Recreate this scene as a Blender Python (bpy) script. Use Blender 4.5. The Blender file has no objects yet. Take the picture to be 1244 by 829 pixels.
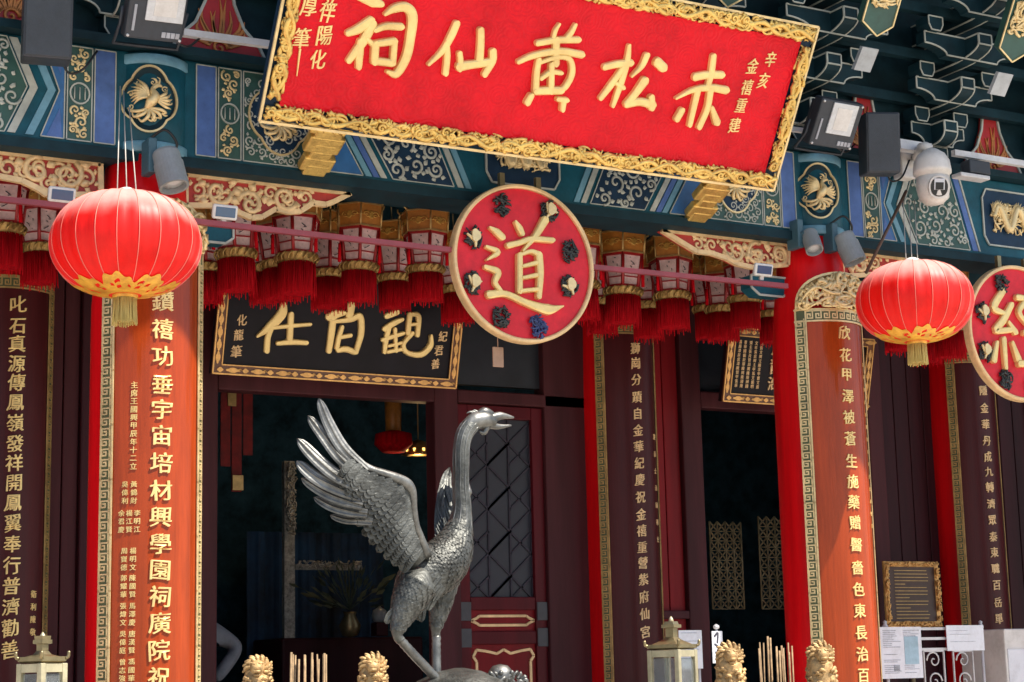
import bpy, bmesh, math, random
from mathutils import Vector, Matrix, noise
from mathutils.geometry import tessellate_polygon
random.seed(7)
R = math.radians
C = bpy.context.scene.collection
SC = bpy.context.scene
# ------------------------------------------------------------------ camera
CAM_POS = Vector((0, -10, 1.6)); FPX = 2250.0; PW, PH = 1244, 829
def _basis(yaw, pitch, roll):
    f = Vector((math.sin(yaw)*math.cos(pitch), math.cos(yaw)*math.cos(pitch), math.sin(pitch)))
    r = Vector((math.cos(yaw), -math.sin(yaw), 0)); u = r.cross(f)
    return r*math.cos(roll)+u*math.sin(roll), -r*math.sin(roll)+u*math.cos(roll), f
CR, CU, CF = _basis(R(29.81), R(10.26), R(-1.34))
cam = bpy.data.objects.new('camera', bpy.data.cameras.new('camera')); C.objects.link(cam)
cam.data.sensor_width = 36; cam.data.lens = FPX/PW*36; cam.data.clip_end = 600; cam.data.clip_start = .05
cam.matrix_world = Matrix(((CR.x, CU.x, -CF.x, CAM_POS.x), (CR.y, CU.y, -CF.y, CAM_POS.y), (CR.z, CU.z, -CF.z, CAM_POS.z), (0, 0, 0, 1)))
SC.camera = cam
# ------------------------------------------------------------------ light
SUN_AZ, SUN_EL = 38, 58          # azimuth to the right of the facade normal, elevation
w = bpy.data.worlds.new('World'); SC.world = w; w.use_nodes = True
nt = w.node_tree; sky = nt.nodes.new('ShaderNodeTexSky'); sky.sky_type = 'NISHITA'; sky.sun_disc = False
sky.sun_elevation = R(SUN_EL); sky.sun_rotation = R(180-SUN_AZ)
bgn = nt.nodes['Background']; bgn.inputs['Strength'].default_value = .095
nt.links.new(sky.outputs[0], bgn.inputs[0])
sl = bpy.data.lights.new('sun', 'SUN'); sl.energy = 5.0; sl.angle = R(.5); sl.color = (1, .93, .82)
sun = bpy.data.objects.new('sun', sl); C.objects.link(sun)
sd = Vector((math.sin(R(SUN_AZ))*math.cos(R(SUN_EL)), -math.cos(R(SUN_AZ))*math.cos(R(SUN_EL)), math.sin(R(SUN_EL))))
sun.rotation_euler = sd.to_track_quat('Z', 'Y').to_euler()
SC.view_settings.view_transform = 'Standard'; SC.view_settings.look = 'None'
SC.view_settings.exposure = 0.88; SC.view_settings.gamma = 1
# ------------------------------------------------------------------ pixel helpers
def ray(px, py): return CF+CR*((px-PW/2)/FPX)-CU*((py-PH/2)/FPX)
def P(px, py, Y):
    v = ray(px, py); return CAM_POS+v*((Y-CAM_POS.y)/v.y)
def PP(px, py, o, n):
    v = ray(px, py); return CAM_POS+v*((o-CAM_POS).dot(n)/v.dot(n))
# ------------------------------------------------------------------ materials
def lin(h):
    h = h.lstrip('#'); o = []
    for i in (0, 2, 4):
        c = int(h[i:i+2], 16)/255; o.append(c/12.92 if c <= .04045 else ((c+.055)/1.055)**2.4)
    return o
MATS = {}
def mat(name, col, rough=.5, metal=0, var=.25, scale=6, bump=0, bscale=40, spec=.5, coat=0, coatr=.15, coati=1.5, sheen=0, emit=0, alpha=None, trans=0, kind=None, streak=False, dirt=.22, pale_top=None):
    if name in MATS: return MATS[name]
    m = bpy.data.materials.new(name); m.use_nodes = True; n = m.node_tree; L = n.links.new
    b = n.nodes['Principled BSDF']; c = lin(col) if isinstance(col, str) else list(col)
    tc = n.nodes.new('ShaderNodeTexCoord'); mp = n.nodes.new('ShaderNodeMapping'); L(tc.outputs['Object'], mp.inputs[0])
    if streak: mp.inputs['Scale'].default_value = (1, 1, .08)
    nz = n.nodes.new('ShaderNodeTexNoise'); nz.inputs['Scale'].default_value = scale; nz.inputs['Detail'].default_value = 6; nz.inputs['Roughness'].default_value = .65
    L(mp.outputs[0], nz.inputs['Vector'])
    cr = n.nodes.new('ShaderNodeValToRGB'); cr.color_ramp.elements[0].position = .3; cr.color_ramp.elements[1].position = .7
    cr.color_ramp.elements[0].color = [max(0, x*(1-var)) for x in c]+[1]; cr.color_ramp.elements[1].color = [min(1, x*(1+var*.7)) for x in c]+[1]
    L(nz.outputs['Fac'], cr.inputs[0]); colout = cr.outputs[0]
    if pale_top:      # silk colour turns paler towards the top of the lantern
        z0, z1, fc = pale_top; sp = n.nodes.new('ShaderNodeSeparateXYZ'); L(tc.outputs['Object'], sp.inputs[0]); fz = n.nodes.new('ShaderNodeMapRange'); fz.interpolation_type = 'SMOOTHSTEP'
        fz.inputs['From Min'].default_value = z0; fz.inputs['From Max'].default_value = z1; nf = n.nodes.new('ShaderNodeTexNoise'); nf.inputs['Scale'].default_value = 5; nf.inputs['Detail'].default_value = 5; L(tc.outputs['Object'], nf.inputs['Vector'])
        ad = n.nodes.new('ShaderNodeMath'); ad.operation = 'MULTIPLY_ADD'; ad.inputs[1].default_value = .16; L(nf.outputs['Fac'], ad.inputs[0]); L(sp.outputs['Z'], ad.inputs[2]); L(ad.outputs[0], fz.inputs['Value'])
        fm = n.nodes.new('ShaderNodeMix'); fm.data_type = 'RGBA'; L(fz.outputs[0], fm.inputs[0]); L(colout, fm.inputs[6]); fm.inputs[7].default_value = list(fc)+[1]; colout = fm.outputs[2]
    if dirt:
        nd = n.nodes.new('ShaderNodeTexNoise'); nd.inputs['Scale'].default_value = 2.7; nd.inputs['Detail'].default_value = 9; nd.inputs['Roughness'].default_value = .75; L(mp.outputs[0], nd.inputs['Vector'])
        rd = n.nodes.new('ShaderNodeValToRGB'); rd.color_ramp.elements[0].position = .46; rd.color_ramp.elements[1].position = .72; rd.color_ramp.elements[0].color = (1, 1, 1, 1); k_ = 1-dirt*1.6; rd.color_ramp.elements[1].color = (max(.1, k_), max(.1, k_*.97), max(.1, k_*.93), 1)
        L(nd.outputs['Fac'], rd.inputs[0]); md = n.nodes.new('ShaderNodeMix'); md.data_type = 'RGBA'; md.blend_type = 'MULTIPLY'; md.inputs[0].default_value = 1; L(colout, md.inputs[6]); L(rd.outputs[0], md.inputs[7]); colout = md.outputs[2]
    L(colout, b.inputs['Base Color'])
    mr = n.nodes.new('ShaderNodeMapRange'); mr.inputs['To Min'].default_value = max(.02, rough-.12); mr.inputs['To Max'].default_value = min(1, rough+.12)
    L(nz.outputs['Fac'], mr.inputs['Value']); L(mr.outputs[0], b.inputs['Roughness'])
    b.inputs['Metallic'].default_value = metal; b.inputs['Specular IOR Level'].default_value = spec
    b.inputs['Coat Weight'].default_value = coat; b.inputs['Coat Roughness'].default_value = coatr; b.inputs['Coat IOR'].default_value = coati
    if sheen: b.inputs['Sheen Weight'].default_value = sheen; b.inputs['Sheen Roughness'].default_value = .35
    if emit: b.inputs['Emission Color'].default_value = c+[1]; b.inputs['Emission Strength'].default_value = emit
    if bump:
        bp = n.nodes.new('ShaderNodeBump'); bp.inputs['Strength'].default_value = bump; bp.inputs['Distance'].default_value = .01
        if kind == 'cloud':
            vo = n.nodes.new('ShaderNodeTexVoronoi'); vo.inputs['Scale'].default_value = bscale
            L(tc.outputs['Object'], vo.inputs['Vector'])
            ma = n.nodes.new('ShaderNodeMath'); ma.operation = 'MULTIPLY'; ma.inputs[1].default_value = 34; L(vo.outputs['Distance'], ma.inputs[0])
            si = n.nodes.new('ShaderNodeMath'); si.operation = 'SINE'; L(ma.outputs[0], si.inputs[0]); src = si.outputs[0]
        elif kind == 'scale':
            vo = n.nodes.new('ShaderNodeTexVoronoi'); vo.inputs['Scale'].default_value = bscale; L(tc.outputs['Object'], vo.inputs['Vector']); src = vo.outputs['Distance']
        else:
            n2 = n.nodes.new('ShaderNodeTexNoise'); n2.inputs['Scale'].default_value = bscale; n2.inputs['Detail'].default_value = 4; L(mp.outputs[0], n2.inputs['Vector']); src = n2.outputs['Fac']
        L(src, bp.inputs['Height']); L(bp.outputs[0], b.inputs['Normal'])
    if trans:
        tr = n.nodes.new('ShaderNodeBsdfTranslucent'); L(colout, tr.inputs[0]); mx = n.nodes.new('ShaderNodeMixShader'); mx.inputs[0].default_value = trans
        L(b.outputs[0], mx.inputs[1]); L(tr.outputs[0], mx.inputs[2]); L(mx.outputs[0], n.nodes['Material Output'].inputs[0])
    if alpha is not None:
        b.inputs['Transmission Weight'].default_value = alpha; b.inputs['IOR'].default_value = 1.1
    MATS[name] = m; return m
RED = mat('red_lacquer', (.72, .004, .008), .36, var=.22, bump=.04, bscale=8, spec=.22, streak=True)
PLQ = mat('plaque_red', (.76, .006, .018), .5, var=.12, bump=.28, bscale=9, kind='cloud', spec=.2)
DSC = mat('disc_red', (.72, .018, .034), .42, var=.14, bump=.06, bscale=30, spec=.3)
GOLD = mat('gilding', (.88, .56, .17), .36, metal=.75, var=.35, scale=14, bump=.3, bscale=70)
PALEGOLD = mat('pale_gilding', (.86, .66, .34), .38, metal=.35, var=.18, scale=10, bump=.15, bscale=60)
LETTER = mat('letter_gold', (.95, .68, .28), .36, metal=.35, var=.16, scale=9, dirt=.15)
DIMGOLD = mat('dull_gold', (.52, .34, .13), .45, metal=.5, var=.35, scale=12, bump=.2, bscale=60)
CREAM = mat('cream_gold_paint', (.84, .58, .30), .48, metal=.15, var=.18, scale=12)
RUST = mat('red_brown_ground', (.42, .032, .022), .6, var=.3)
NAVY = mat('navy_paint', (.010, .035, .075), .5, var=.35, spec=.25)
TEAL = mat('teal_paint', (.008, .085, .125), .45, var=.3, bump=.05, spec=.25)
DKTEAL = mat('dark_teal_paint', (.007, .030, .042), .6, var=.4, spec=.2)
BLUE = mat('blue_paint', (.03, .14, .36), .42, var=.25)
PERI = mat('periwinkle_paint', (.075, .15, .40), .45, var=.25)
SKYB = mat('sky_blue_paint', (.15, .34, .45), .45, var=.2)
GREEN = mat('green_paint', (.03, .09, .075), .5, var=.3)
KEYBG = mat('key_ground', (.10, .12, .05), .5, var=.3)
LINE = mat('pale_outline', (.46, .48, .43), .5, var=.25)
MAROON = mat('maroon_paint', (.10, .012, .02), .5, var=.3)
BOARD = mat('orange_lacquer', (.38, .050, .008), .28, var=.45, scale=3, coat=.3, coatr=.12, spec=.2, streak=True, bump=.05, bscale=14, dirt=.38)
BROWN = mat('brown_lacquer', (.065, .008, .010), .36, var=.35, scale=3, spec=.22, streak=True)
BLACKP = mat('black_plaque', (.012, .010, .015), .4, var=.3, spec=.15)
WOOD = mat('dark_wood', (.040, .010, .014), .5, var=.4, scale=4, bump=.08, bscale=25, spec=.15, streak=True)
WOOD2 = mat('mauve_wood', (.070, .018, .022), .5, var=.35, scale=4, bump=.08, bscale=25, spec=.15, streak=True)
DOORRED = mat('door_red', (.20, .006, .010), .45, var=.35, scale=4, spec=.18, streak=True)
LATT = mat('lattice_dark', (.04, .035, .05), .5, var=.3, spec=.2)
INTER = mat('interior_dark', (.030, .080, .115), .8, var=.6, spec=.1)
BRONZE = mat('bronze', (.135, .138, .128), .50, metal=.68, var=.65, scale=7, bump=.45, bscale=60, dirt=.45)
BRONZE2 = mat('bronze_smooth', (.20, .20, .19), .44, metal=.75, var=.6, scale=9, bump=.15, bscale=50, dirt=.4)
BRASS = mat('old_brass', (.30, .24, .13), .42, metal=.8, var=.35, scale=15)
PALEBRASS = mat('pale_brass', (.52, .46, .30), .42, metal=.5, var=.25, scale=15)
SLATE = mat('slate_plastic', (.035, .042, .055), .55, var=.25, dirt=.3, bump=.05, bscale=200)
GREYP = mat('grey_plastic', (.26, .29, .31), .45, var=.12)
WHITEP = mat('white_plastic', (.72, .70, .68), .4, var=.08)
WHITEM = mat('white_metal', (.62, .62, .64), .4, var=.1)
PAPER = mat('paper', (.72, .74, .80), .7, var=.06)
PANE = mat('lamp_glass', (.62, .64, .67), .25, var=.1, coat=.4)
SOLAR = mat('solar_cell', (.04, .10, .20), .15, var=.2, coat=.6)
BLK = mat('black', (.008, .008, .010), .4, var=.2)
LRED = mat('lantern_silk', (.92, .008, .004), .55, var=.14, scale=7, sheen=.25, coat=.30, coatr=.42, coati=1.7, trans=.42, spec=.3, bump=.25, bscale=22, streak=True, dirt=.08, pale_top=(.13, .31, (.92, .62, .56)))
LRIB = mat('lantern_rib', (.86, .22, .17), .5, var=.1)
LGOLD = mat('lantern_foil', (.95, .42, .05), .45, metal=.1, var=.4, scale=18, dirt=.1)
YELLOW = mat('yellow_fringe', (.66, .50, .16), .7, var=.35, scale=30, streak=True)
CORD = mat('pale_cord', (.55, .50, .45), .7)
FRINGE = mat('red_fringe', (.66, .004, .014), .8, var=.45, scale=26, streak=True, trans=.3, spec=.15)
ORANGE = mat('amber_panel', (.50, .19, .03), .45, var=.35, scale=10)
WPANEL = mat('painted_silk', (.92, .68, .68), .6, var=.2, scale=20, spec=.2, trans=.35)
PIPE = mat('pipe_red', (.30, .05, .065), .45, var=.15)
STONE = mat('stone', (.34, .33, .31), .75, var=.25, scale=8, bump=.2)
PAVE = mat('paving', (.52, .48, .42), .8, var=.18, scale=3, bump=.15)
INCENSE = mat('incense', (.36, .24, .13), .85, var=.5, scale=30)
FLAMEM = mat('flame_orange', (.55, .20, .05), .5, var=.3, metal=.2)
HAZEB = mat('blue_haze', (.008, .040, .105), .8, var=1.0, scale=1.6)  # blotchy blue for the sheet that stands in for haze
SHIRT = mat('grey_cloth', (.13, .14, .165), .85, var=.25, bump=.2, bscale=30)
SKIN = mat('skin', (.45, .26, .18), .5, var=.1)
HAIR = mat('hair', (.01, .01, .01), .5)
INK = mat('ink', (.05, .05, .07), .7)
INKG = mat('grey_ink', (.38, .40, .45), .7)
GRANITE = mat('pale_granite', (.58, .54, .48), .7, var=.15, scale=12)
DOORSHADE = mat('shaded_door_red', (.095, .006, .011), .45, var=.35, scale=4, spec=.18, streak=True)  # door red darkened, shade of the leaf stiles put into the colour
LIONG = mat('weathered_gilding', (.50, .32, .14), .55, metal=.4, var=.6, scale=22, bump=.4, bscale=60, dirt=.45)
PLATE = mat('pale_plate', (.40, .42, .44), .4, var=.2)
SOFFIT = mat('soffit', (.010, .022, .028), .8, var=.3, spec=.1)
LIT = mat('lit_lamp', (1, .55, .12), .5, emit=2.2)
GLASS = mat('glass', (.75, .8, .82), .05, alpha=.9, var=.02)
# ------------------------------------------------------------------ mesh builder
def frame(o, U, V, N):
    return Matrix(((U[0], V[0], N[0], o[0]), (U[1], V[1], N[1], o[1]), (U[2], V[2], N[2], o[2]), (0, 0, 0, 1)))
FAC = lambda x, y, z: frame((x, y, z), (1, 0, 0), (0, 0, 1), (0, -1, 0))   # u = right, v = up, n = out of the facade
def cr_path(pts, k=6):
    n = len(pts); pts = [Vector(p) for p in pts]
    if n < 3: return [pts[0].lerp(pts[-1], i/k) for i in range(k+1)] if n == 2 else pts
    out = []
    for i in range(n-1):
        p0 = pts[i-1] if i else pts[0]*2-pts[1]; p1 = pts[i]; p2 = pts[i+1]; p3 = pts[i+2] if i+2 < n else pts[-1]*2-pts[-2]
        for j in range(k):
            t = j/k
            out.append(.5*((2*p1)+(p2-p0)*t+(2*p0-5*p1+4*p2-p3)*t*t+(3*p1-p0-3*p2+p3)*t**3))
    out.append(pts[-1]); return out
def cr_val(v, k=6):
    o = []
    for i in range(len(v)-1):
        for j in range(k): o.append(v[i]+(v[i+1]-v[i])*j/k)
    return o+[v[-1]]
class MB:
    def __init__(s, T=None): s.v = []; s.f = []; s.T = T; s.sm = []
    def add(s, vs, fs, sm=False):
        o = len(s.v); T = s.T
        for p in vs:
            p = Vector(p); s.v.append(p if T is None else (T @ p if isinstance(T, Matrix) else T(p)))
        for f in fs: s.f.append([o+i for i in f]); s.sm.append(sm)
        return s
    def box(s, c, d, ch=0, Rm=None):
        x, y, z = [k/2 for k in d]; c = Vector(c)
        if ch:
            vs = []; fs = []
            bm = bmesh.new(); bmesh.ops.create_cube(bm, size=1)
            for v in bm.verts: v.co = Vector((v.co.x*d[0], v.co.y*d[1], v.co.z*d[2]))
            bmesh.ops.bevel(bm, geom=bm.edges[:], offset=ch, segments=2, affect='EDGES', profile=.5)
            bm.verts.index_update()
            vs = [v.co.copy() for v in bm.verts]; fs = [[v.index for v in f.verts] for f in bm.faces]; bm.free()
        else:
            vs = [Vector((a*x, b*y, e*z)) for a in (-1, 1) for b in (-1, 1) for e in (-1, 1)]
            fs = [(0, 1, 3, 2), (4, 6, 7, 5), (0, 4, 5, 1), (2, 3, 7, 6), (0, 2, 6, 4), (1, 5, 7, 3)]
        if Rm is not None: vs = [Rm @ v for v in vs]
        return s.add([v+c for v in vs], fs)
    def tube(s, pts, r, n=6, flat=1, up=None, sm=True):
        pts = [Vector(p) for p in pts]; m = len(pts)
        if not hasattr(r, '__len__'): r = [r]*m
        t0 = (pts[1]-pts[0]).normalized()
        a = Vector(up) if up is not None else (Vector((0, 0, 1)) if abs(t0.z) < .9 else Vector((1, 0, 0)))
        vs = []
        nb = None
        for i in range(m):
            t = (pts[min(i+1, m-1)]-pts[max(i-1, 0)])
            if t.length < 1e-9: t = t0
            t = t.normalized()
            if nb is None or up is not None: nb = a-t*a.dot(t)
            else: nb = nb-t*nb.dot(t)
            if nb.length < 1e-6: nb = t.orthogonal()
            nb.normalize(); bi = t.cross(nb)
            for k in range(n):
                th = 2*math.pi*k/n+math.pi/n
                vs.append(pts[i]+nb*(math.cos(th)*r[i]*flat)+bi*(math.sin(th)*r[i]))
        fs = [(i*n+k, i*n+(k+1) % n, (i+1)*n+(k+1) % n, (i+1)*n+k) for i in range(m-1) for k in range(n)]
        fs += [list(range(n))[::-1], list(range((m-1)*n, m*n))]
        return s.add(vs, fs, sm)
    def lathe(s, prof, n=32, c=(0, 0, 0), mod=None, sm=True, ph=0):
        c = Vector(c); vs = []
        for r, z in prof:
            for k in range(n):
                th = 2*math.pi*k/n+ph; rr = r*(mod(th, z) if mod else 1)
                vs.append(c+Vector((rr*math.cos(th), rr*math.sin(th), z)))
        m = len(prof)
        fs = [(i*n+k, i*n+(k+1) % n, (i+1)*n+(k+1) % n, (i+1)*n+k) for i in range(m-1) for k in range(n)]
        fs += [list(range(n))[::-1], list(range((m-1)*n, m*n))]
        return s.add(vs, fs, sm)
    def prism(s, poly, z0, z1):
        poly = [Vector((p[0], p[1], 0)) for p in poly]
        if sum(poly[i].x*poly[(i+1) % len(poly)].y-poly[(i+1) % len(poly)].x*poly[i].y for i in range(len(poly))) < 0: poly.reverse()
        n = len(poly); tri = tessellate_polygon([poly])
        vs = [(p.x, p.y, z1) for p in poly]+[(p.x, p.y, z0) for p in poly]
        fs = []
        for t in tri:
            a, b, c = [poly[i] for i in t]
            if (b-a).cross(c-a).z < 0: t = (t[0], t[2], t[1])
            fs.append(t); fs.append((t[0]+n, t[2]+n, t[1]+n))
        fs += [(i, i+n, (i+1) % n+n, (i+1) % n) for i in range(n)]
        return s.add(vs, fs)
    def stroke(s, pts, ws, h, z0=0, k=6):
        """raised brush stroke in the uv plane; ws are half widths"""
        if not hasattr(ws, '__len__'): ws = [ws]*len(pts)
        p = cr_path([(a[0], a[1], 0) for a in pts], k); q = cr_val(list(ws), k)
        t0 = (p[1]-p[0]).normalized(); t1 = (p[-1]-p[-2]).normalized()
        a = q[0]; b = q[-1]
        head = [(p[0]-t0*a*.75, a*.25), (p[0]-t0*a*.55, a*.7), (p[0]-t0*a*.25, a*.93)]
        tail = [(p[-1]+t1*b*.25, b*.93), (p[-1]+t1*b*.55, b*.7), (p[-1]+t1*b*.75, b*.25)]
        seq = head+list(zip(p, q))+tail; m = len(seq); vs = []
        for i, (c, r) in enumerate(seq):
            t = seq[min(i+1, m-1)][0]-seq[max(i-1, 0)][0]; t = t.normalized() if t.length > 1e-9 else t0
            nn = Vector((-t.y, t.x, 0))
            for x, z in ((1, z0), (.93, z0+h*.8), (.6, z0+h), (-.6, z0+h), (-.93, z0+h*.8), (-1, z0)): vs.append(c+nn*(x*r)+Vector((0, 0, z)))
        fs = [(i*6+j+1, i*6+j, (i+1)*6+j, (i+1)*6+j+1) for i in range(m-1) for j in range(5)]
        fs += [list(range(6)), list(range((m-1)*6, m*6))[::-1]]
        return s.add(vs, fs)
    def spiral(s, c, r, turns, a0, d, w, z=0, n=5, k=16, flat=.7):
        pts = []; rr = []
        for i in range(k+1):
            t = i/k; a = a0+d*turns*2*math.pi*t; q = r*(1-.88*t)
            pts.append((c[0]+q*math.cos(a), c[1]+q*math.sin(a), z)); rr.append(w*(1-.35*t))
        pts.append(pts[-1]); rr[-1] = w*.9; rr.append(w*.4); pts[-1] = (pts[-1][0]+w*.5, pts[-1][1], z)
        return s.tube(pts, rr, n, flat, up=(0, 0, 1))
    def leaf(s, c, a, l, w, z=0, h=.01):
        ca, sa = math.cos(a), math.sin(a); vs = []
        prof = [(0, 0), (.25, .7), (.5, 1), (.75, .65), (1, 0)]
        for t, q in prof:
            for sd_, zz in ((-1, z), (0, z+h), (1, z)):
                u = t*l; v = sd_*q*w+.15*l*t*t
                vs.append((c[0]+u*ca-v*sa, c[1]+u*sa+v*ca, zz))
        fs = [(i*3+j, (i+1)*3+j, (i+1)*3+j+1, i*3+j+1) for i in range(4) for j in range(2)]
        return s.add(vs, fs, True)
    def glyph(s, ch, u, v, size, sx=1, slant=0, z=0):
        g = GL[ch]
        for i, (dx, dy) in enumerate(((-.017, -.007), (.017, .007))):   # two offset layers: a broad brush
            s.add([(u+(x+dx)*size*sx, v+(y+dy+slant*x)*size, z+q*size*(1+.12*i)) for x, y, q in g[0]], g[1])
        return s
    def build(s, name, m, parent=None, flip=False):
        me = bpy.data.meshes.new(name); v = s.v
        if parent is not None:
            inv = ROOTM.get(parent.name, Matrix()); v = [inv @ p for p in v]
        me.from_pydata([tuple(p) for p in v], [], s.f); me.update()
        me.polygons.foreach_set('use_smooth', s.sm)
        bm = bmesh.new(); bm.from_mesh(me); bmesh.ops.recalc_face_normals(bm, faces=bm.faces[:]); bm.to_mesh(me); bm.free()
        me.materials.append(m)
        o = bpy.data.objects.new(name, me); C.objects.link(o)
        if parent is not None:
            o.parent = parent
            ROOTM[o.name] = ROOTM.get(parent.name, Matrix())
        return o
ROOTM = {}
def tag(o, label=None, cat=None, group=None, kind=None):
    if label: o['label'] = label
    if cat: o['category'] = cat
    if group: o['group'] = group
    if kind: o['kind'] = kind
    return o
def thing(name, loc, label, cat, group=None):
    o = bpy.data.objects.new(name, None); C.objects.link(o); o.location = loc; o.empty_display_size = .1
    ROOTM[o.name] = Matrix.Translation(Vector(loc)).inverted()
    return tag(o, label, cat, group)
def copy_tree(o, parent=None):
    c = o.copy(); C.objects.link(c)
    if parent is not None: c.parent = parent
    for ch in [x for x in C.objects if x.parent == o]: copy_tree(ch, c)
    return c
# ------------------------------------------------------------------ glyphs
TXT = {
 'A': list('鑽禧功垂宇宙培材興學園祠廣院祝'), 'B': list('欣花甲澤被蒼生施藥贈醫嗇色東長治百'),
 'a': list('叱石真源傳鳳嶺發祥開鳳翼奉行普濟勸善'), 'b': list('獅崗分蹟自金華紀慶祝金禧重營紫府仙宮'),
 'c': list('隱金華丹成九轉濟眾泰東職百岳單靈垂宇')}
SMALL = '主席王國興甲辰年十二立吳偉利黃錦財余君慶李明楊江周寶德郭耀華陳國賢張煒文馬澤吳偉庭唐漢衛利陳敬辛亥金禧重建伴陽仙厚筆化觀紀龍弟子之善士董事馮志強曾'
GL = {}
def make_glyphs():
    chars = sorted(set(''.join(''.join(v) for v in TXT.values())+SMALL+'經觀'))
    obs = []
    for ch in chars:
        cu = bpy.data.curves.new('glyph', 'FONT'); cu.body = ch; cu.size = 1; cu.extrude = .05; cu.offset = 0; cu.resolution_u = 2
        o = bpy.data.objects.new('glyph', cu); C.objects.link(o); obs.append((ch, o, cu))
    dg = bpy.context.evaluated_depsgraph_get(); dg.update()
    for ch, o, cu in obs:
        me = bpy.data.meshes.new_from_object(o.evaluated_get(dg))
        vs = [v.co.copy() for v in me.vertices]; fs = [list(p.vertices) for p in me.polygons]
        xs = [v.x for v in vs]; ys = [v.y for v in vs]; cx = (min(xs)+max(xs))/2; cy = (min(ys)+max(ys))/2
        hh = (ord(ch) % 97)*1.7; ro = .05*math.sin(hh)
        def wob(v):
            x, y = v.x-cx, v.y-cy; n = noise.noise_vector(Vector((x*2.6, y*2.6, hh)))*.05+noise.noise_vector(Vector((x*9, y*9, hh+9)))*.016
            x, y = x+n.x, y+n.y+.05*x*abs(x); return (x-ro*y, y+ro*x, v.z)
        GL[ch] = ([wob(v) for v in vs], fs); bpy.data.meshes.remove(me)
    for ch, o, cu in obs: bpy.data.objects.remove(o); bpy.data.curves.remove(cu)
make_glyphs()
# ------------------------------------------------------------------ ornament generators (uv plane, n up)
def inside(p, poly):
    r = False; n = len(poly)
    for i in range(n):
        (x1, y1), (x2, y2) = poly[i][:2], poly[(i+1) % n][:2]
        if (y1 > p[1]) != (y2 > p[1]) and p[0] < (x2-x1)*(p[1]-y1)/(y2-y1)+x1: r = not r
    return r
def edge_dist(p, poly):
    d = 9; n = len(poly); p = Vector((p[0], p[1]))
    for i in range(n):
        a = Vector(poly[i][:2]); b = Vector(poly[(i+1) % n][:2]); t = max(0, min(1, (p-a).dot(b-a)/max(1e-9, (b-a).length_squared)))
        d = min(d, (a+(b-a)*t-p).length)
    return d
def scroll_fill(mb, poly, r, w, z, leaves=5, margin=None):
    margin = r*.75 if margin is None else margin
    us = [p[0] for p in poly]; vs = [p[1] for p in poly]; pts = []
    for tr in range(4000):
        p = (random.uniform(min(us), max(us)), random.uniform(min(vs), max(vs)))
        if not inside(p, poly) or edge_dist(p, poly) < margin: continue
        if all((p[0]-q[0])**2+(p[1]-q[1])**2 > (1.75*r)**2 for q in pts): pts.append(p)
    for i, p in enumerate(pts):
        rr = min(r*random.uniform(.85, 1.1), edge_dist(p, poly)*1.05)
        a0 = random.uniform(0, 6.28); d = random.choice((-1, 1))
        mb.spiral(p, rr, random.uniform(1.1, 1.5), a0, d, w, z)
        for k in range(leaves):
            a = a0+d*(.3+k*1.05); c = (p[0]+rr*math.cos(a), p[1]+rr*math.sin(a))
            l = r*random.uniform(.45, .7)
            tip = (c[0]+l*math.cos(a+d*.7), c[1]+l*math.sin(a+d*.7))
            if inside(tip, poly): mb.leaf(c, a+d*.7, l, w*1.5, z, w)
def relief(mb, poly, n, l, w, z0, z1, curl=2.5):
    """a crowd of short curved tapering carved forms (dragon and cloud carving)"""
    us = [p[0] for p in poly]; vs = [p[1] for p in poly]; k = 0; tr = 0
    while k < n and tr < n*40:
        tr += 1
        p = Vector((random.uniform(min(us), max(us)), random.uniform(min(vs), max(vs)), random.uniform(z0, z1)))
        if not inside(p, poly): continue
        k += 1; a = random.uniform(0, 6.28); cu = random.uniform(-curl, curl); pts = [p.copy()]; L = l*random.uniform(.6, 1.3)
        for i in range(6):
            a += cu/6; p = p+Vector((math.cos(a), math.sin(a), random.uniform(-.1, .12)))*(L/6)
            if not inside(p, poly): break
            pts.append(p.copy())
        if len(pts) > 2:
            m = len(pts); mb.tube(pts, [w*random.uniform(.8, 1.2)*(1-.65*i/(m-1)) for i in range(m)], 5, 1)
def dragon(mb, pts, w, z):
    pts = cr_path(pts, 7); m = len(pts)
    mb.tube(pts, [w*(.55+.6*math.sin(math.pi*min(1, i/m+.1))) for i in range(m)], 7, 1)
    for i in range(2, m-1, 1):
        t = (pts[i]-pts[i-1]).normalized(); nn = Vector((-t.y, t.x, 0))
        mb.tube([pts[i], pts[i]+nn*w*1.7+t*w*.6+Vector((0, 0, w*.5))], [w*.35, w*.08], 4)
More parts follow.
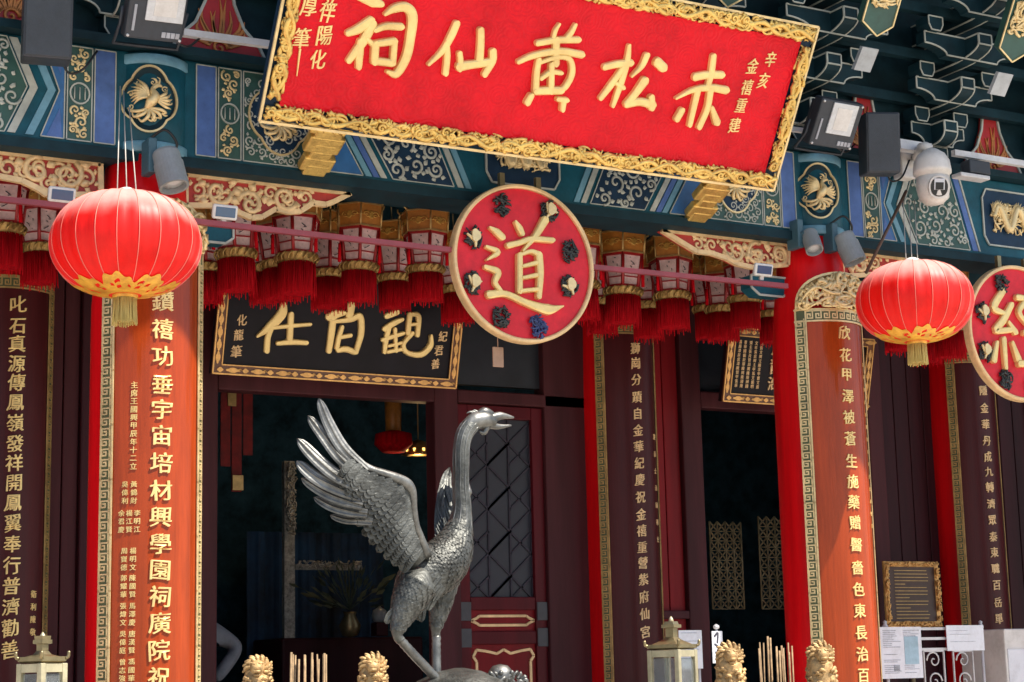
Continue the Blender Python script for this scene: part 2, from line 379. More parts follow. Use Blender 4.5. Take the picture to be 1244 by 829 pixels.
def phoenix(mb, cx, cy, r, z, fl=1):
    """carved bird in a roundel: curled tail plumes, fanned wing, arched neck"""
    S = lambda u, v, q=0: (cx+fl*u*r, cy+v*r, z+q)
    tb = lambda pts, w: mb.tube(cr_path([S(*p) for p in pts], 5), [x*r for x in cr_val(w, 5)], 6)
    tb([(-.1, -.35), (.05, -.1, .01), (.18, .15, .015), (.10, .42, .01), (.28, .62), (.45, .58)], [.10, .20, .17, .09, .10, .04])
    tb([(.28, .68), (.20, .86), (.05, .88)], [.05, .035, .01]); tb([(.33, .68), (.36, .88), (.26, .95)], [.05, .03, .01])
    for k in range(8):
        a = 1.9+k*.20; L_ = .95-.05*k; tb([(.02, .05+.01*k), (.5*L_*math.cos(a), .08+.5*L_*math.sin(a), .02), (L_*math.cos(a+.16), L_*math.sin(a+.16))], [.05, .075, .015])
    for k in range(6):
        a = -2.6+k*.38; L_ = .95-.06*abs(k-2); tb([(-.05, -.32), (.55*L_*math.cos(a+.2), -.2+.5*L_*math.sin(a+.2), .012), (L_*math.cos(a), L_*math.sin(a)*.95), (L_*math.cos(a-.25)*.9, L_*math.sin(a-.25)*.85)], [.05, .075, .06, .015])
    for k in range(5):
        a = -.5+k*.26; tb([(.20, .05), (.6*math.cos(a), .5*math.sin(a), .015), (.86*math.cos(a+.15), .80*math.sin(a+.15))], [.05, .07, .015])
    for k in range(9):
        a = .7*k; q = S(.72*math.cos(a), .74*math.sin(a)); mb.spiral(q[:2], .13*r, 1.2, a, 1 if k % 2 else -1, .032*r, z)
def outline(mb, poly, r, z, closed=True):
    p = [(a[0], a[1], z) for a in poly]
    n = len(p)
    for i in range(n if closed else n-1): mb.tube([p[i], p[(i+1) % n]], r, 4, 1, up=(0, 0, 1), sm=False)
def lobed(cx, cy, rx, ry, n=4, amp=.12, k=40, ph=0):
    return [(cx+rx*(1+amp*abs(math.cos(n*t/2+ph)))*math.cos(t), cy+ry*(1+amp*abs(math.cos(n*t/2+ph)))*math.sin(t)) for t in [2*math.pi*i/k for i in range(k)]]
# ================================================================== THE SETTING
g = MB(); g.add([(-150, -150, 0), (150, -150, 0), (150, 150, 0), (-150, 150, 0)], [(0, 1, 2, 3)])
tag(g.build('ground', PAVE), kind='structure')
XA, XB, Xc = 3.32, 8.155, 11.82; Xa, Xb = 3.17, 8.10; YI = 2.486; XL = -.75; XC = 12.0
ZB, ZT = 4.575, 5.16           # painted beam
HALL = thing('temple_hall', (5.7, 2.5, 0), 'tall Chinese temple hall with red columns, blue painted beams and dark wooden doors', 'temple')
def part(mb, name, m, parent=None, label=None):
    o = mb.build(name, m, parent or HALL)
    if label: o['label'] = label
    return o
b = MB(); b.box((5.5, 3.4, .3), (19, 9.4, .6)); b.box((5.5, -1.5, .15), (19, .4, .3)); part(b, 'plinth', GRANITE)
# ---- columns
def column(x, y, ztop, r0, r1, label):
    m = MB(); prof = [(r0+.09, .6), (r0+.10, .68), (r0+.05, .74), (r0, .76)]
    prof += [(r0, .8), (r0, 3.7), (r0-(r0-r1)*.35, 4.05), (r0-(r0-r1)*.85, 4.35), (r1, ztop)]
    m.lathe(prof, 48, (x, y, 0)); return part(m, 'column', RED, None, label)
colA = column(XA, 0, ZB-.0, .292, .225, 'red column behind the wide red lantern on the left')
colB = column(XB, 0, ZB-.0, .292, .225, 'red column behind the red lantern on the right')
cola = column(Xa, YI, 5.2, .285, .27, 'rear red column at the left edge')
colb = column(Xb, YI, 5.2, .285, .27, 'rear red column below the round sign')
colc = column(Xc, YI, 5.2, .285, .27, 'rear red column under the right lantern')
colz = column(XL, 0, ZB, .292, .225, None); colC = column(XC, 0, ZB, .292, .225, None)
def capital(x, col, lamp=True):
    m = MB(); rr = .232
    m.lathe([(rr-.02, ZB-.02), (rr, ZB), (rr, ZT-.02), (rr-.02, ZT)], 48, (x, -.02, 0)); cap = part(m, 'capital', TEAL, col)
    m = MB()
    for z in (ZB+.02, ZT-.05):
        m = MB(); m.lathe([(rr+.006, z-.03), (rr+.010, z-.025), (rr+.010, z+.025), (rr+.006, z+.03)], 48, (x, -.02, 0)); part(m, 'capital_ring', SKYB, col)
    bend = lambda p: Vector((x+(rr+p.z)*math.sin(p.x/rr), -.02-(rr+p.z)*math.cos(p.x/rr), p.y))
    ph = -.25 if x < 6 else -.32
    cz = (ZB+ZT)/2; cx = ph*rr*1.1
    m = MB(bend); poly = lobed(cx, cz, .135, .165, 4, .18, 48); m.prism(poly, .004, .012); part(m, 'medallion_ground', DKTEAL, col)
    m = MB(bend); outline(m, poly, .008, .014)
    phoenix(m, cx, cz-.01, .145, .02); part(m, 'medallion', PALEGOLD, col)
capital(XA, colA); capital(XB, colB)
# ---- beams with painted pattern
YB = -.17
def beam(x0, x1, left_style, right_style):
    m = MB(); m.box(((x0+x1)/2, YB+.17, (ZB+ZT)/2), (x1-x0, .34, ZT-ZB), .012)
    bm_ = part(m, 'beam', TEAL)
    h = ZT-ZB
    NM = dict(PERI=('periwinkle_band', PERI), GREEN=('green_panel', GREEN), SKYB=('pale_blue_chevron', SKYB), BLUE=('blue_panel', BLUE), NAVY=('navy_panel', NAVY), LINE=('pale_stripe', LINE))
    def new(): return MB(FAC(0, YB, 0))
    def flat(k, poly, z=.007): mb = new(); mb.prism(poly, 0, z); part(mb, NM[k][0], NM[k][1], bm_)
    def pan(k, poly, z=.006, line=True, deco=None, gold=None):
        flat(k, poly, z)
        mb = new()
        if line: outline(mb, poly, .0045, z+.001)
        if deco: deco(mb)
        if mb.v: part(mb, 'scroll_painting' if deco else 'outline_trim', LINE, bm_)
        if gold: mb = new(); gold(mb); part(mb, 'gilt_carving', PALEGOLD, bm_)
    z0, z1 = ZB+.02, ZT-.02
    for xx, sgn, st in ((x0, 1, left_style), (x1, -1, right_style)):
        X = lambda d: xx+sgn*d
        rect = lambda a, b_, zz0=z0, zz1=z1: [(X(a), zz0), (X(b_), zz0), (X(b_), zz1), (X(a), zz1)]
        pan('PERI', rect(.24, .36))
        cz = (z0+z1)/2
        def brocade(mb):
            outline(mb, lobed(X(.445), cz, .055, .06, 0, 0, 20), .006, .010)
            for q in (-.03, 0, .03): mb.tube([(X(.445)+q, cz-.035, .01), (X(.445)+q, cz+.035, .01)], .004, 4)
        def brocg(mb):
            scroll_fill(mb, rect(.385, .505, z0+.01, cz-.07), .034, .008, .010, 3, .02)
        def brocg2(mb):
            scroll_fill(mb, rect(.385, .505, cz+.07, z1-.01), .034, .008, .010, 3, .02)
        pan('GREEN', rect(.375, .515), deco=brocade, gold=brocg)
        mb = new(); brocg2(mb); part(mb, 'gilt_carving', PALEGOLD, bm_)
        if st == 'cart':
            poly = lobed(X(.76), cz+.02, .17, .20, 4, .16, 48)
            pan('GREEN', rect(.53, 1.0), deco=lambda mb: scroll_fill(mb, rect(.54, .99), .035, .006, .009, 3, .02))
            def cg(mb): outline(mb, poly, .008, .014); phoenix(mb, X(.76), cz+.02, .165, .016, sgn)
            pan('NAVY', poly, .009, False, None, cg)
            a = 1.0
            pan('BLUE', [(X(a+.02), z0), (X(a+.30), z0), (X(a+.14), cz), (X(a+.30), z1), (X(a+.02), z1)])
            for j, kk in enumerate(('SKYB', 'PERI', 'LINE')):
                o = a+.32+j*.05
                flat(kk, [(X(o), z0), (X(o+.04), z0), (X(o-.12), cz), (X(o+.04), z1), (X(o), z1), (X(o-.16), cz)], .007+.001*j)
            poly2 = [(X(a+.50), z0), (X(a+.92), z0), (X(a+.80), cz), (X(a+.92), z1), (X(a+.50), z1), (X(a+.34), cz)]
            pan('NAVY', poly2, deco=lambda mb: scroll_fill(mb, poly2, .06, .011, .010, 5, .03))
            for j, kk in enumerate(('LINE', 'SKYB')):
                o = a+.95+j*.055
                flat(kk, [(X(o), z0), (X(o+.04), z0), (X(o-.08), cz), (X(o+.04), z1), (X(o), z1), (X(o-.12), cz)])
        else:
            pan('BLUE', [(X(.53), z0), (X(.66), z0), (X(.56), cz), (X(.66), z1), (X(.53), z1)], .006, True)
            flat('PERI', [(X(.54), z0), (X(.63), z0), (X(.555), cz-.1)], .009); flat('PERI', [(X(.54), z1), (X(.63), z1), (X(.555), cz+.1)], .009)
            for j, kk in ((0, 'SKYB'), (2, 'LINE')):
                o = .70+j*.05
                flat(kk, [(X(o), z0), (X(o+.045), z0), (X(o-.075), cz), (X(o+.045), z1), (X(o), z1), (X(o-.12), cz)], .008)
            poly3 = [(X(.86), z0), (X(1.36), z0), (X(1.20), z1), (X(.86), z1), (X(.74), cz)]
            pan('GREEN', poly3, deco=lambda mb: scroll_fill(mb, poly3, .06, .009, .010, 6, .03))
            flat('PERI', [(X(1.39), z0), (X(1.44), z0), (X(1.28), z1), (X(1.23), z1)], .008)
            flat('LINE', [(X(1.45), z0), (X(1.465), z0), (X(1.305), z1), (X(1.29), z1)], .008)
    a, e = (x0+2.14, x1-2.14) if left_style == 'cart' else (x0+1.5, x1-1.5)
    if e-a > .3:
        poly4 = [(a+.05, z0+.06), (e-.05, z0+.06), (e-.01, z0+.13), (e-.01, z1-.13), (e-.05, z1-.06), (a+.05, z1-.06), (a+.01, z1-.13), (a+.01, z0+.13)]
        cz = (z0+z1)/2; n = 9
        def dg_(mb):
            dragon(mb, [(a+.1+(e-a-.2)*i/(n*2), cz+.085*math.sin(i*1.15), .03) for i in range(n*2+1)], .026, .03)
            relief(mb, [(a+.08, cz-.12), (e-.08, cz-.12), (e-.08, cz+.12), (a+.08, cz+.12)], 110, .13, .011, .012, .03)
        pan('NAVY', poly4, deco=lambda mb: outline(mb, poly4, .008, .010), gold=dg_)
    return bm_
beam(XL+.0, XA, 'chev', 'chev')['label'] = 'painted beam left of the left column'
beam(XA, XB, 'cart', 'cart')['label'] = 'painted beam behind the big red plaque'
beam(XB, XC, 'chev', 'chev')['label'] = 'painted beam with gilt dragon panel on the right'
m = MB(); m.box((5.6, -.05, ZB-.035), (13.5, .30, .06)); part(m, 'beam_fillet', DKTEAL)
m = MB(); m.box((5.6, -.05, ZT+.025), (13.5, .44, .05)); part(m, 'beam_cap', DKTEAL)
# ---- carved spandrel brackets
def spandrel(poly_px, label):
    Y = -.06; poly = [(P(x, y, Y).x, P(x, y, Y).z) for x, y in poly_px]
    zt = ZB-.068
    poly = [(u, min(v, zt)) for u, v in poly]
    m = MB(FAC(0, Y, 0)); m.prism(poly, -.06, .0); o = part(m, 'spandrel_bracket', RUST, None, label)
    m = MB(FAC(0, Y, 0)); outline(m, poly, .022, .0); scroll_fill(m, poly, .098, .021, .006, 7, .075); scroll_fill(m, poly, .05, .013, .004, 5, .05)
    part(m, 'gilt_scrollwork', CREAM, o)
spandrel([(225, 186), (425, 211), (404, 246), (395, 249), (380, 247), (365, 257), (350, 258), (335, 254), (318, 264), (305, 265), (283, 256), (257, 250), (225, 250)], 'red and cream carved bracket right of the left column')
spandrel([(122, 176), (122, 237), (57, 237), (45, 229), (26, 220), (0, 215), (-35, 205), (-85, 190), (-100, 158), (0, 165)], 'red and cream carved bracket left of the left column')
spandrel([(803, 258), (956, 278), (956, 322), (913, 325), (895, 321), (882, 314), (864, 308), (846, 306), (823, 292)], 'red and cream carved bracket left of the right column')
spandrel([(1022, 287), (1123, 298), (1110, 320), (1096, 334), (1070, 333), (1022, 336)], 'red and cream carved bracket right of the right column')
# small painted bracket blocks under the spandrels
def block(px0, px1, py0, py1):
    a = P(px0, py0, -.02); c = P(px1, py1, -.02); w_, h = c.x-a.x, a.z-c.z
    m = MB(FAC(a.x, -.02, c.z)); poly = [(0, h), (w_, h), (w_, h*.35), (w_*.8, 0), (w_*.2, 0), (0, h*.35)]; m.prism(poly, -.12, .0); o = part(m, 'bracket_block', TEAL)
    m = MB(FAC(a.x, -.02, c.z)); outline(m, poly, .009, .004); part(m, 'outline_trim', LINE, o)
block(236, 283, 272, 297); block(912, 960, 334, 362)
# ---- bracket sets above the beam (dougong)
def arm(mb, ln, half, h, d, y, z, c):
    """cross arm along x, ends curving up"""
    prof = [(-half, h), (-half, h*.45)]
    for i in range(7): a = math.pi/2*i/6; prof.append((-half+.16*half/.35*math.sin(a)*1.0+0*a, h*.45*(math.cos(a))))
    right = [(-p[0], p[1]) for p in prof][::-1]; poly = prof+right
    T = frame((c, y, z), (1, 0, 0), (0, 0, 1), (0, -1, 0)); mb.T = T; mb.prism(poly, -d, 0); ln.T = T; outline(ln, poly, .0065, .002)
def yarm(mb, ln, half, h, d, y, z, c):
    prof = [(-.1, 0), (half*.55, 0)]
    for i in range(1, 7): a = math.pi/2*i/6; prof.append((half*.55+half*.45*math.sin(a), h*.55*(1-math.cos(a))))
    prof += [(half, h), (-.1, h)]
    for s_ in (0,):
        T = frame((c-d/2, y, z), (0, -1, 0), (0, 0, 1), (-1, 0, 0)); mb.T = T; mb.prism(prof, -d, 0); ln.T = T; outline(ln, prof, .0065, .002)
        ln.T = frame((c+d/2, y, z), (0, -1, 0), (0, 0, 1), (-1, 0, 0)); outline(ln, prof, .0065, -.002)
        ln.T = FAC(c, y-half, z); outline(ln, [(-d/2, h*.5), (d/2, h*.5), (d/2, h), (-d/2, h)], .0065, .002)
def dou(mb, ln, c, y, z, w_=.12, h=.09):
    T = FAC(c, y, z); poly = [(-w_*.32, 0), (w_*.32, 0), (w_*.5, h*.45), (w_*.5, h), (-w_*.5, h), (-w_*.5, h*.45)]
    mb.T = T; mb.prism(poly, -w_, 0); ln.T = T; outline(ln, poly, .0055, .002)
def dougong(c):
    body = MB(); ln = MB(); tip = MB(); pl = MB()
    z = ZT+.06; y = -.10
    dou(body, ln, c, y-.10, z, .20, .12); z += .12
    for i, (hf, cup) in enumerate(((.25, 1), (.36, 1), (.44, 1), (.36, 1))):
        yarm(body, ln, .26+.2*i, .15, .12, y, z, c)
        arm(body, ln, hf, .15, .09, y-.12-.2*i, z+.004, c)
        for q in (-hf+.065, hf-.065): dou(body, ln, c+q, y-.17-.2*i, z+.154, .13, .10)
        if i == 1:
            pl.T = frame((c, y-.74, z-.06), (1, 0, 0), Vector((0, -.5, .87)), Vector((0, -.87, -.5))); pl.prism([(-.07, 0), (.07, 0), (.09, .16), (-.05, .16)], -.03, 0)
        z += .265
    o = part(body, 'bracket_set', DKTEAL); part(ln, 'outline_trim', LINE, o); part(pl, 'pale_end_plate', PLATE, o)
    tip.T = frame((c, y-1.0, ZT+.80), (1, 0, 0), Vector((0, -.5, .87)), Vector((0, -.87, -.5)))
    q_ = [(-.13, -.16), (.02, -.24), (.13, -.16), (.13, .40), (-.13, .40)]
    tip.prism(q_, -.06, 0); part(tip, 'slanted_end', GREEN, o)
    t2 = MB(tip.T); relief(t2, [(-.11, -.06), (.11, -.06), (.11, .36), (-.11, .36)], 90, .10, .013, .006, .025); outline(t2, q_, .007, .003); part(t2, 'gilt_carving', PALEGOLD, o)
xf0 = P(1050, 150, -.13).x; xf1 = P(1203, 165, -.13).x; PIT = xf1-xf0
xs_d = [xf0+PIT*(.5+k) for k in range(-11, 6)]
xs_d = [x for x in xs_d if -1.3 < x < 13.2]
for c in xs_d: dougong(c)
# flame panels between the sets
m = MB()
fl_o = []
for c in xs_d[:-1]:
    cc = c+PIT/2; T = FAC(cc, -.13, ZT+.055)
    poly = [(-.30, 0), (.30, 0), (.25, .10), (.15, .20), (.09, .34), (.07, .46), (-.07, .46), (-.09, .34), (-.15, .20), (-.25, .10)]
    m = MB(T); m.prism(poly, -.03, 0); o = part(m, 'flame_panel', mat('flame_ground', (.42, .012, .015), .5))
    m = MB(T); q = [(u*1.0, v) for u, v in poly]
    for off, r_ in ((0, .012),): outline(m, q, r_, .004)
    part(m, 'outline_trim', LINE, o)
    m = MB(T)
    for k in range(15):
        a = R(20+140*k/14); L_ = .13+.10*abs(math.sin(k*2.4))*(.4+math.sin(a))
        u0, v0 = .07*math.cos(a), .06+.05*math.sin(a)
        m.stroke([(u0, v0), (u0+L_*.5*math.cos(a)+.015*math.sin(k*3), v0+L_*.55*math.sin(a)), (u0+L_*.8*math.cos(a)*.7, v0+L_*math.sin(a))], [.014, .010, .002], .008, .002, 4)
    m.spiral((0, .06), .05, 1.3, 0, 1, .012, .01)
    part(m, 'flame_carving', FLAMEM, o)
m = MB(); m.box((5.6, .02, 6.35), (14.5, .2, 2.4)); part(m, 'upper_wall', DKTEAL)
# purlins linking the bracket tiers
m = MB()
for i in range(4):
    z = ZT+.18+.265*(i+1)+.02; y = -.22-.2*i
    m.box((5.6, y+.04, z+.045), (14.5, .06, .07))
part(m, 'tie_rail', DKTEAL)
# ---- roof with deep eave, its overhang shaped for the shadow line on the columns
tanE = math.tan(R(SUN_EL))/math.cos(R(SUN_AZ))
def eave_y(zs, ze=7.3): return -.32-(ze-zs)/tanE
ze = 7.3; sh = (ze-3.5)/tanE*math.tan(R(SUN_AZ))
m = MB(); ya, yb = eave_y(3.80), eave_y(2.98)
pts = [(-4+0, ya), (XA+sh+.2, ya), (XB+sh-.4, yb), (16, yb)]
for (xa, y1), (xb, y2) in zip(pts, pts[1:]):
    m.add([(xa, y1, ze), (xb, y2, ze), (xb, 3, ze+1.6), (xa, 3, ze+1.6), (xa, y1, ze+.25), (xb, y2, ze+.25), (xb, 3, ze+1.9), (xa, 3, ze+1.9)],
          [(0, 1, 2, 3), (4, 5, 6, 7), (0, 1, 5, 4), (2, 3, 7, 6), (0, 3, 7, 4), (1, 2, 6, 5)])
m.add([(-4, 3, ze+1.9), (16, 3, ze+1.9), (16, 9, ze-.6), (-4, 9, ze-.6)], [(0, 1, 2, 3)])
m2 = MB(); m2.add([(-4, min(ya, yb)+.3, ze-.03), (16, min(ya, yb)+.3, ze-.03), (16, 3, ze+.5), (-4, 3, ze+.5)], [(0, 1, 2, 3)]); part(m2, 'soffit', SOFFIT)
part(m, 'roof', mat('roof_tile', (.45, .25, .06), .4, var=.3))
# ---- inner facade: wall, doors, lintels at y = YI
YW = YI+.02
def wbox(mb, px0, px1, py0, py1, Y, d, ch=.008):
    a = P(px0, (py0+py1)/2, Y); c = P(px1, (py0+py1)/2, Y); mid = (px0+px1)/2
    z1 = P(mid, py0, Y).z; z0 = P(mid, py1, Y).z
    mb.box(((a.x+c.x)/2, Y+d/2, (z0+z1)/2), (c.x-a.x, d, z1-z0), ch)
X_ = lambda px, py=600, Y=YI: P(px, py, Y).x
def post(x0, x1, m_, name='door_post', z0=.6, z1=5.2, y=YW, d=.16, label=None):
    m = MB(); m.box(((x0+x1)/2, y+d/2, (z0+z1)/2), (x1-x0, d, z1-z0), .012); return part(m, name, m_, None, label)
zl0 = P(400, 481, YW).z; zl1 = zl0+.16
# middle bay
xs = [Xa+.2, X_(98), X_(241), X_(266), X_(531), X_(560), X_(655), X_(692)]
def planks(x0, x1, z0, z1, m_, y=YW+.05, n=4, label=None):
    m = MB(); wd = (x1-x0)/n
    for i in range(n): m.box((x0+wd*(i+.5), y+.03, (z0+z1)/2), (wd-.008, .06, z1-z0), .006)
    return part(m, 'wall_panel', m_, None, label)
planks(xs[0], xs[1], .6, 5.2, WOOD2, n=3); post(xs[1], xs[1]+.1, WOOD)
planks(xs[1]+.1, xs[2], .6, 5.2, WOOD, n=4)
post(xs[2], xs[3], WOOD2, label='door jamb right of the left column board')
post(xs[4], xs[5], WOOD2)
m = MB(); m.box(((xs[3]+xs[4])/2, YW+.07, (zl0+zl1)/2), (xs[4]-xs[3], .14, zl1-zl0), .01); part(m, 'lintel', WOOD2)
m = MB(); m.box(((xs[3]+xs[4])/2, YW+.10, (zl1+5.2)/2), (xs[4]-xs[3], .06, 5.2-zl1)); part(m, 'transom_panel', mat('transom', (.016, .020, .030), .5))
# door leaf with lattice
def leaf(x0, x1, ztop, py_lat_bot, refpx):
    y = YW+.04
    zb = P(refpx, py_lat_bot, y).z
    m = MB(); st = .10
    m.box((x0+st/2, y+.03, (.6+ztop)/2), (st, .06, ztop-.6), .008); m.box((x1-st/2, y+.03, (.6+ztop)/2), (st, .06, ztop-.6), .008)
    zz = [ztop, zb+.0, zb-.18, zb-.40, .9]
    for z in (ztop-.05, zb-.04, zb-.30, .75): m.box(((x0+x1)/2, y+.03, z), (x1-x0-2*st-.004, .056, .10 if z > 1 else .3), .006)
    lf = part(m, 'door_leaf', DOORSHADE, None, 'red door leaf with dark lattice and gold trim behind the bronze crane')
    m = MB(); m.box(((x0+x1)/2, y+.04, (zb-.04+.9)/2), (x1-x0-2*st, .03, zb-.9)); part(m, 'door_panel', DOORRED, lf)
    m = MB(); m.box(((x0+x1)/2, y+.055, (zb+ztop)/2), (x1-x0-2*st, .012, ztop-zb)); part(m, 'lattice_back', mat('lattice_paper', (.020, .022, .034), .5), lf)
    # lattice
    m = MB(FAC(0, y+.045, 0)); xa, xb = x0+st, x1-st
    def seg(p, q): m.tube([(p[0], p[1], 0), (q[0], q[1], 0)], .011, 4, 1, up=(0, 0, 1), sm=False)
    nv = 3
    for i in range(nv+1): u = xa+(xb-xa)*i/nv; seg((u, zb), (u, ztop-.1))
    s_ = (xb-xa)/nv; z = zb; k = 0
    while z < ztop-.12:
        for i in range(nv):
            u = xa+s_*i; t = min(z+s_*.9, ztop-.1)
            if (k+i) % 2: seg((u, z), (u+s_, t))
            else: seg((u, t), (u+s_, z))
            if k % 2 == 0: seg((u, z), (u+s_, t))
        z += s_*.9; k += 1
    part(m, 'lattice', LATT, lf)
    # gilt trims
    m = MB(FAC(0, y+.022, 0)); cz = zb-.17; a, e = x0+.11, x1-.11; h = .035
    outline(m, [(a, cz), (a+.05, cz+h*.6), (a+.07, cz+h), (e-.07, cz+h), (e-.05, cz+h*.6), (e, cz), (e-.05, cz-h*.6), (e-.07, cz-h), (a+.07, cz-h), (a+.05, cz-h*.6)], .014, 0)
    t = zb-.42; c2 = (a+e)/2
    pts = [(a+.04, t-.5), (a+.04, t-.06), (a+.01, t-.02), (a+.04, t+.03), (a+.12, t+.02), (c2-.06, t+.0), (c2, t+.03), (c2+.06, t), (e-.12, t+.02), (e-.04, t+.03), (e-.01, t-.02), (e-.04, t-.06), (e-.04, t-.5)]
    outline(m, pts, .014, 0, False); part(m, 'gilt_trim', CREAM, lf)
    m = MB()
    for z in (zb-.1, zb-.3): m.box((x0+.05, y-.008, z), (.09, .012, .14)); m.box((x1-.05, y-.008, z), (.09, .012, .14))
    part(m, 'iron_hinge', mat('iron', (.05, .05, .06), .5), lf)
leaf(xs[5], xs[6]+.08, P(600, 492, YW).z, 727, 615)
m = MB(); m.box(((xs[5]+Xb-.2)/2, YW+.10, (P(600, 492, YW).z+5.2)/2+.08), (Xb-.2-xs[5], .06, 5.04-P(600, 492, YW).z)); part(m, 'transom_panel', mat('transom', (.016, .020, .030), .5))
m = MB(); m.box(((xs[5]+Xb-.2)/2, YW+.07, P(600, 488, YW).z+.03), (Xb-.2-xs[5]-.004, .14, .1), .01); part(m, 'lintel', WOOD2)
post(xs[6]+.08, Xb-.2, WOOD2)
# right bay
r0, r1, r2, r3, r4 = Xb+.2, X_(834), X_(858), X_(1062), X_(1080)
planks(r0, r1, .6, 5.2, DOORRED, n=3); post(r1, r2, WOOD2)
zr = P(900, 497, YW).z
post(r3, r4, WOOD2); planks(r4, Xc-.2, .6, 5.2, WOOD, n=4)
m = MB(); m.box(((r2+r3)/2, YW+.07, zr+.06), (r3-r2, .14, .14), .01); part(m, 'lintel', WOOD2)
m = MB(); m.box(((r2+r3)/2, YW+.10, (zr+.13+5.2)/2), (r3-r2, .06, 5.2-zr-.13)); part(m, 'transom_panel', mat('transom', (.016, .020, .030), .5))
planks(Xc+.2, Xc+.9, .6, 5.2, WOOD, n=4); post(Xc+.9, Xc+1.1, WOOD2); planks(Xc+1.1, Xc+3.4, .6, 5.2, WOOD, n=8)
planks(-1.5, Xa-.2, .6, 5.2, WOOD, n=8)
# mid rail on the right-bay red panel
m = MB(); wbox(m, 800, 838, 742, 752, YW-.02, .05); part(m, 'wall_rail', WOOD2)
# porch ceiling, inner room
m = MB(); m.box((5.6, 1.4, 5.28), (13.5, 2.5, .1)); part(m, 'porch_ceiling', DKTEAL)
m = MB(); l = MB()
for y in (.7, 1.5, 2.2):
    m.box((5.6, y, 5.05), (13.5, .16, .26), .02); l.box((5.6, y-.083, 4.94), (13.5, .008, .014))
o = part(m, 'ceiling_beam', DKTEAL); part(l, 'outline_trim', SKYB, o)
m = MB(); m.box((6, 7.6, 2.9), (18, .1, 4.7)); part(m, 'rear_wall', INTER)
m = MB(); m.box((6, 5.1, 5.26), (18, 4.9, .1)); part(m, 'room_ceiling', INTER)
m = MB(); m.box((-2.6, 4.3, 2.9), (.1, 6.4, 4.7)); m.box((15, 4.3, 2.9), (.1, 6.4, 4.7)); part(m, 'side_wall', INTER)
# lattice screen inside the right doorway
m = MB(FAC(0, 3.6, 0))
for px0, px1 in ((866, 899), (926, 960)):
    a = P(px0, 740, 3.6); c = P(px1, 625, 3.6); n = 4; s_ = (c.x-a.x)/n; z = a.z
    rows = int((c.z-a.z)/s_)
    for i in range(n+1): m.tube([(a.x+i*s_, a.z, 0), (a.x+i*s_, a.z+rows*s_, 0)], .009, 4)
    for k in range(rows):
        m.tube([(a.x, a.z+k*s_, 0), (c.x, a.z+k*s_, 0)], .006, 4)
        for i in range(n):
            u = a.x+i*s_; v = a.z+k*s_
            m.tube([(u, v, 0), (u+s_, v+s_, 0)], .008, 4); m.tube([(u+s_, v, 0), (u, v+s_, 0)], .008, 4)
part(m, 'lattice_screen', mat('dim_lattice', (.22, .17, .09), .6, var=.4))
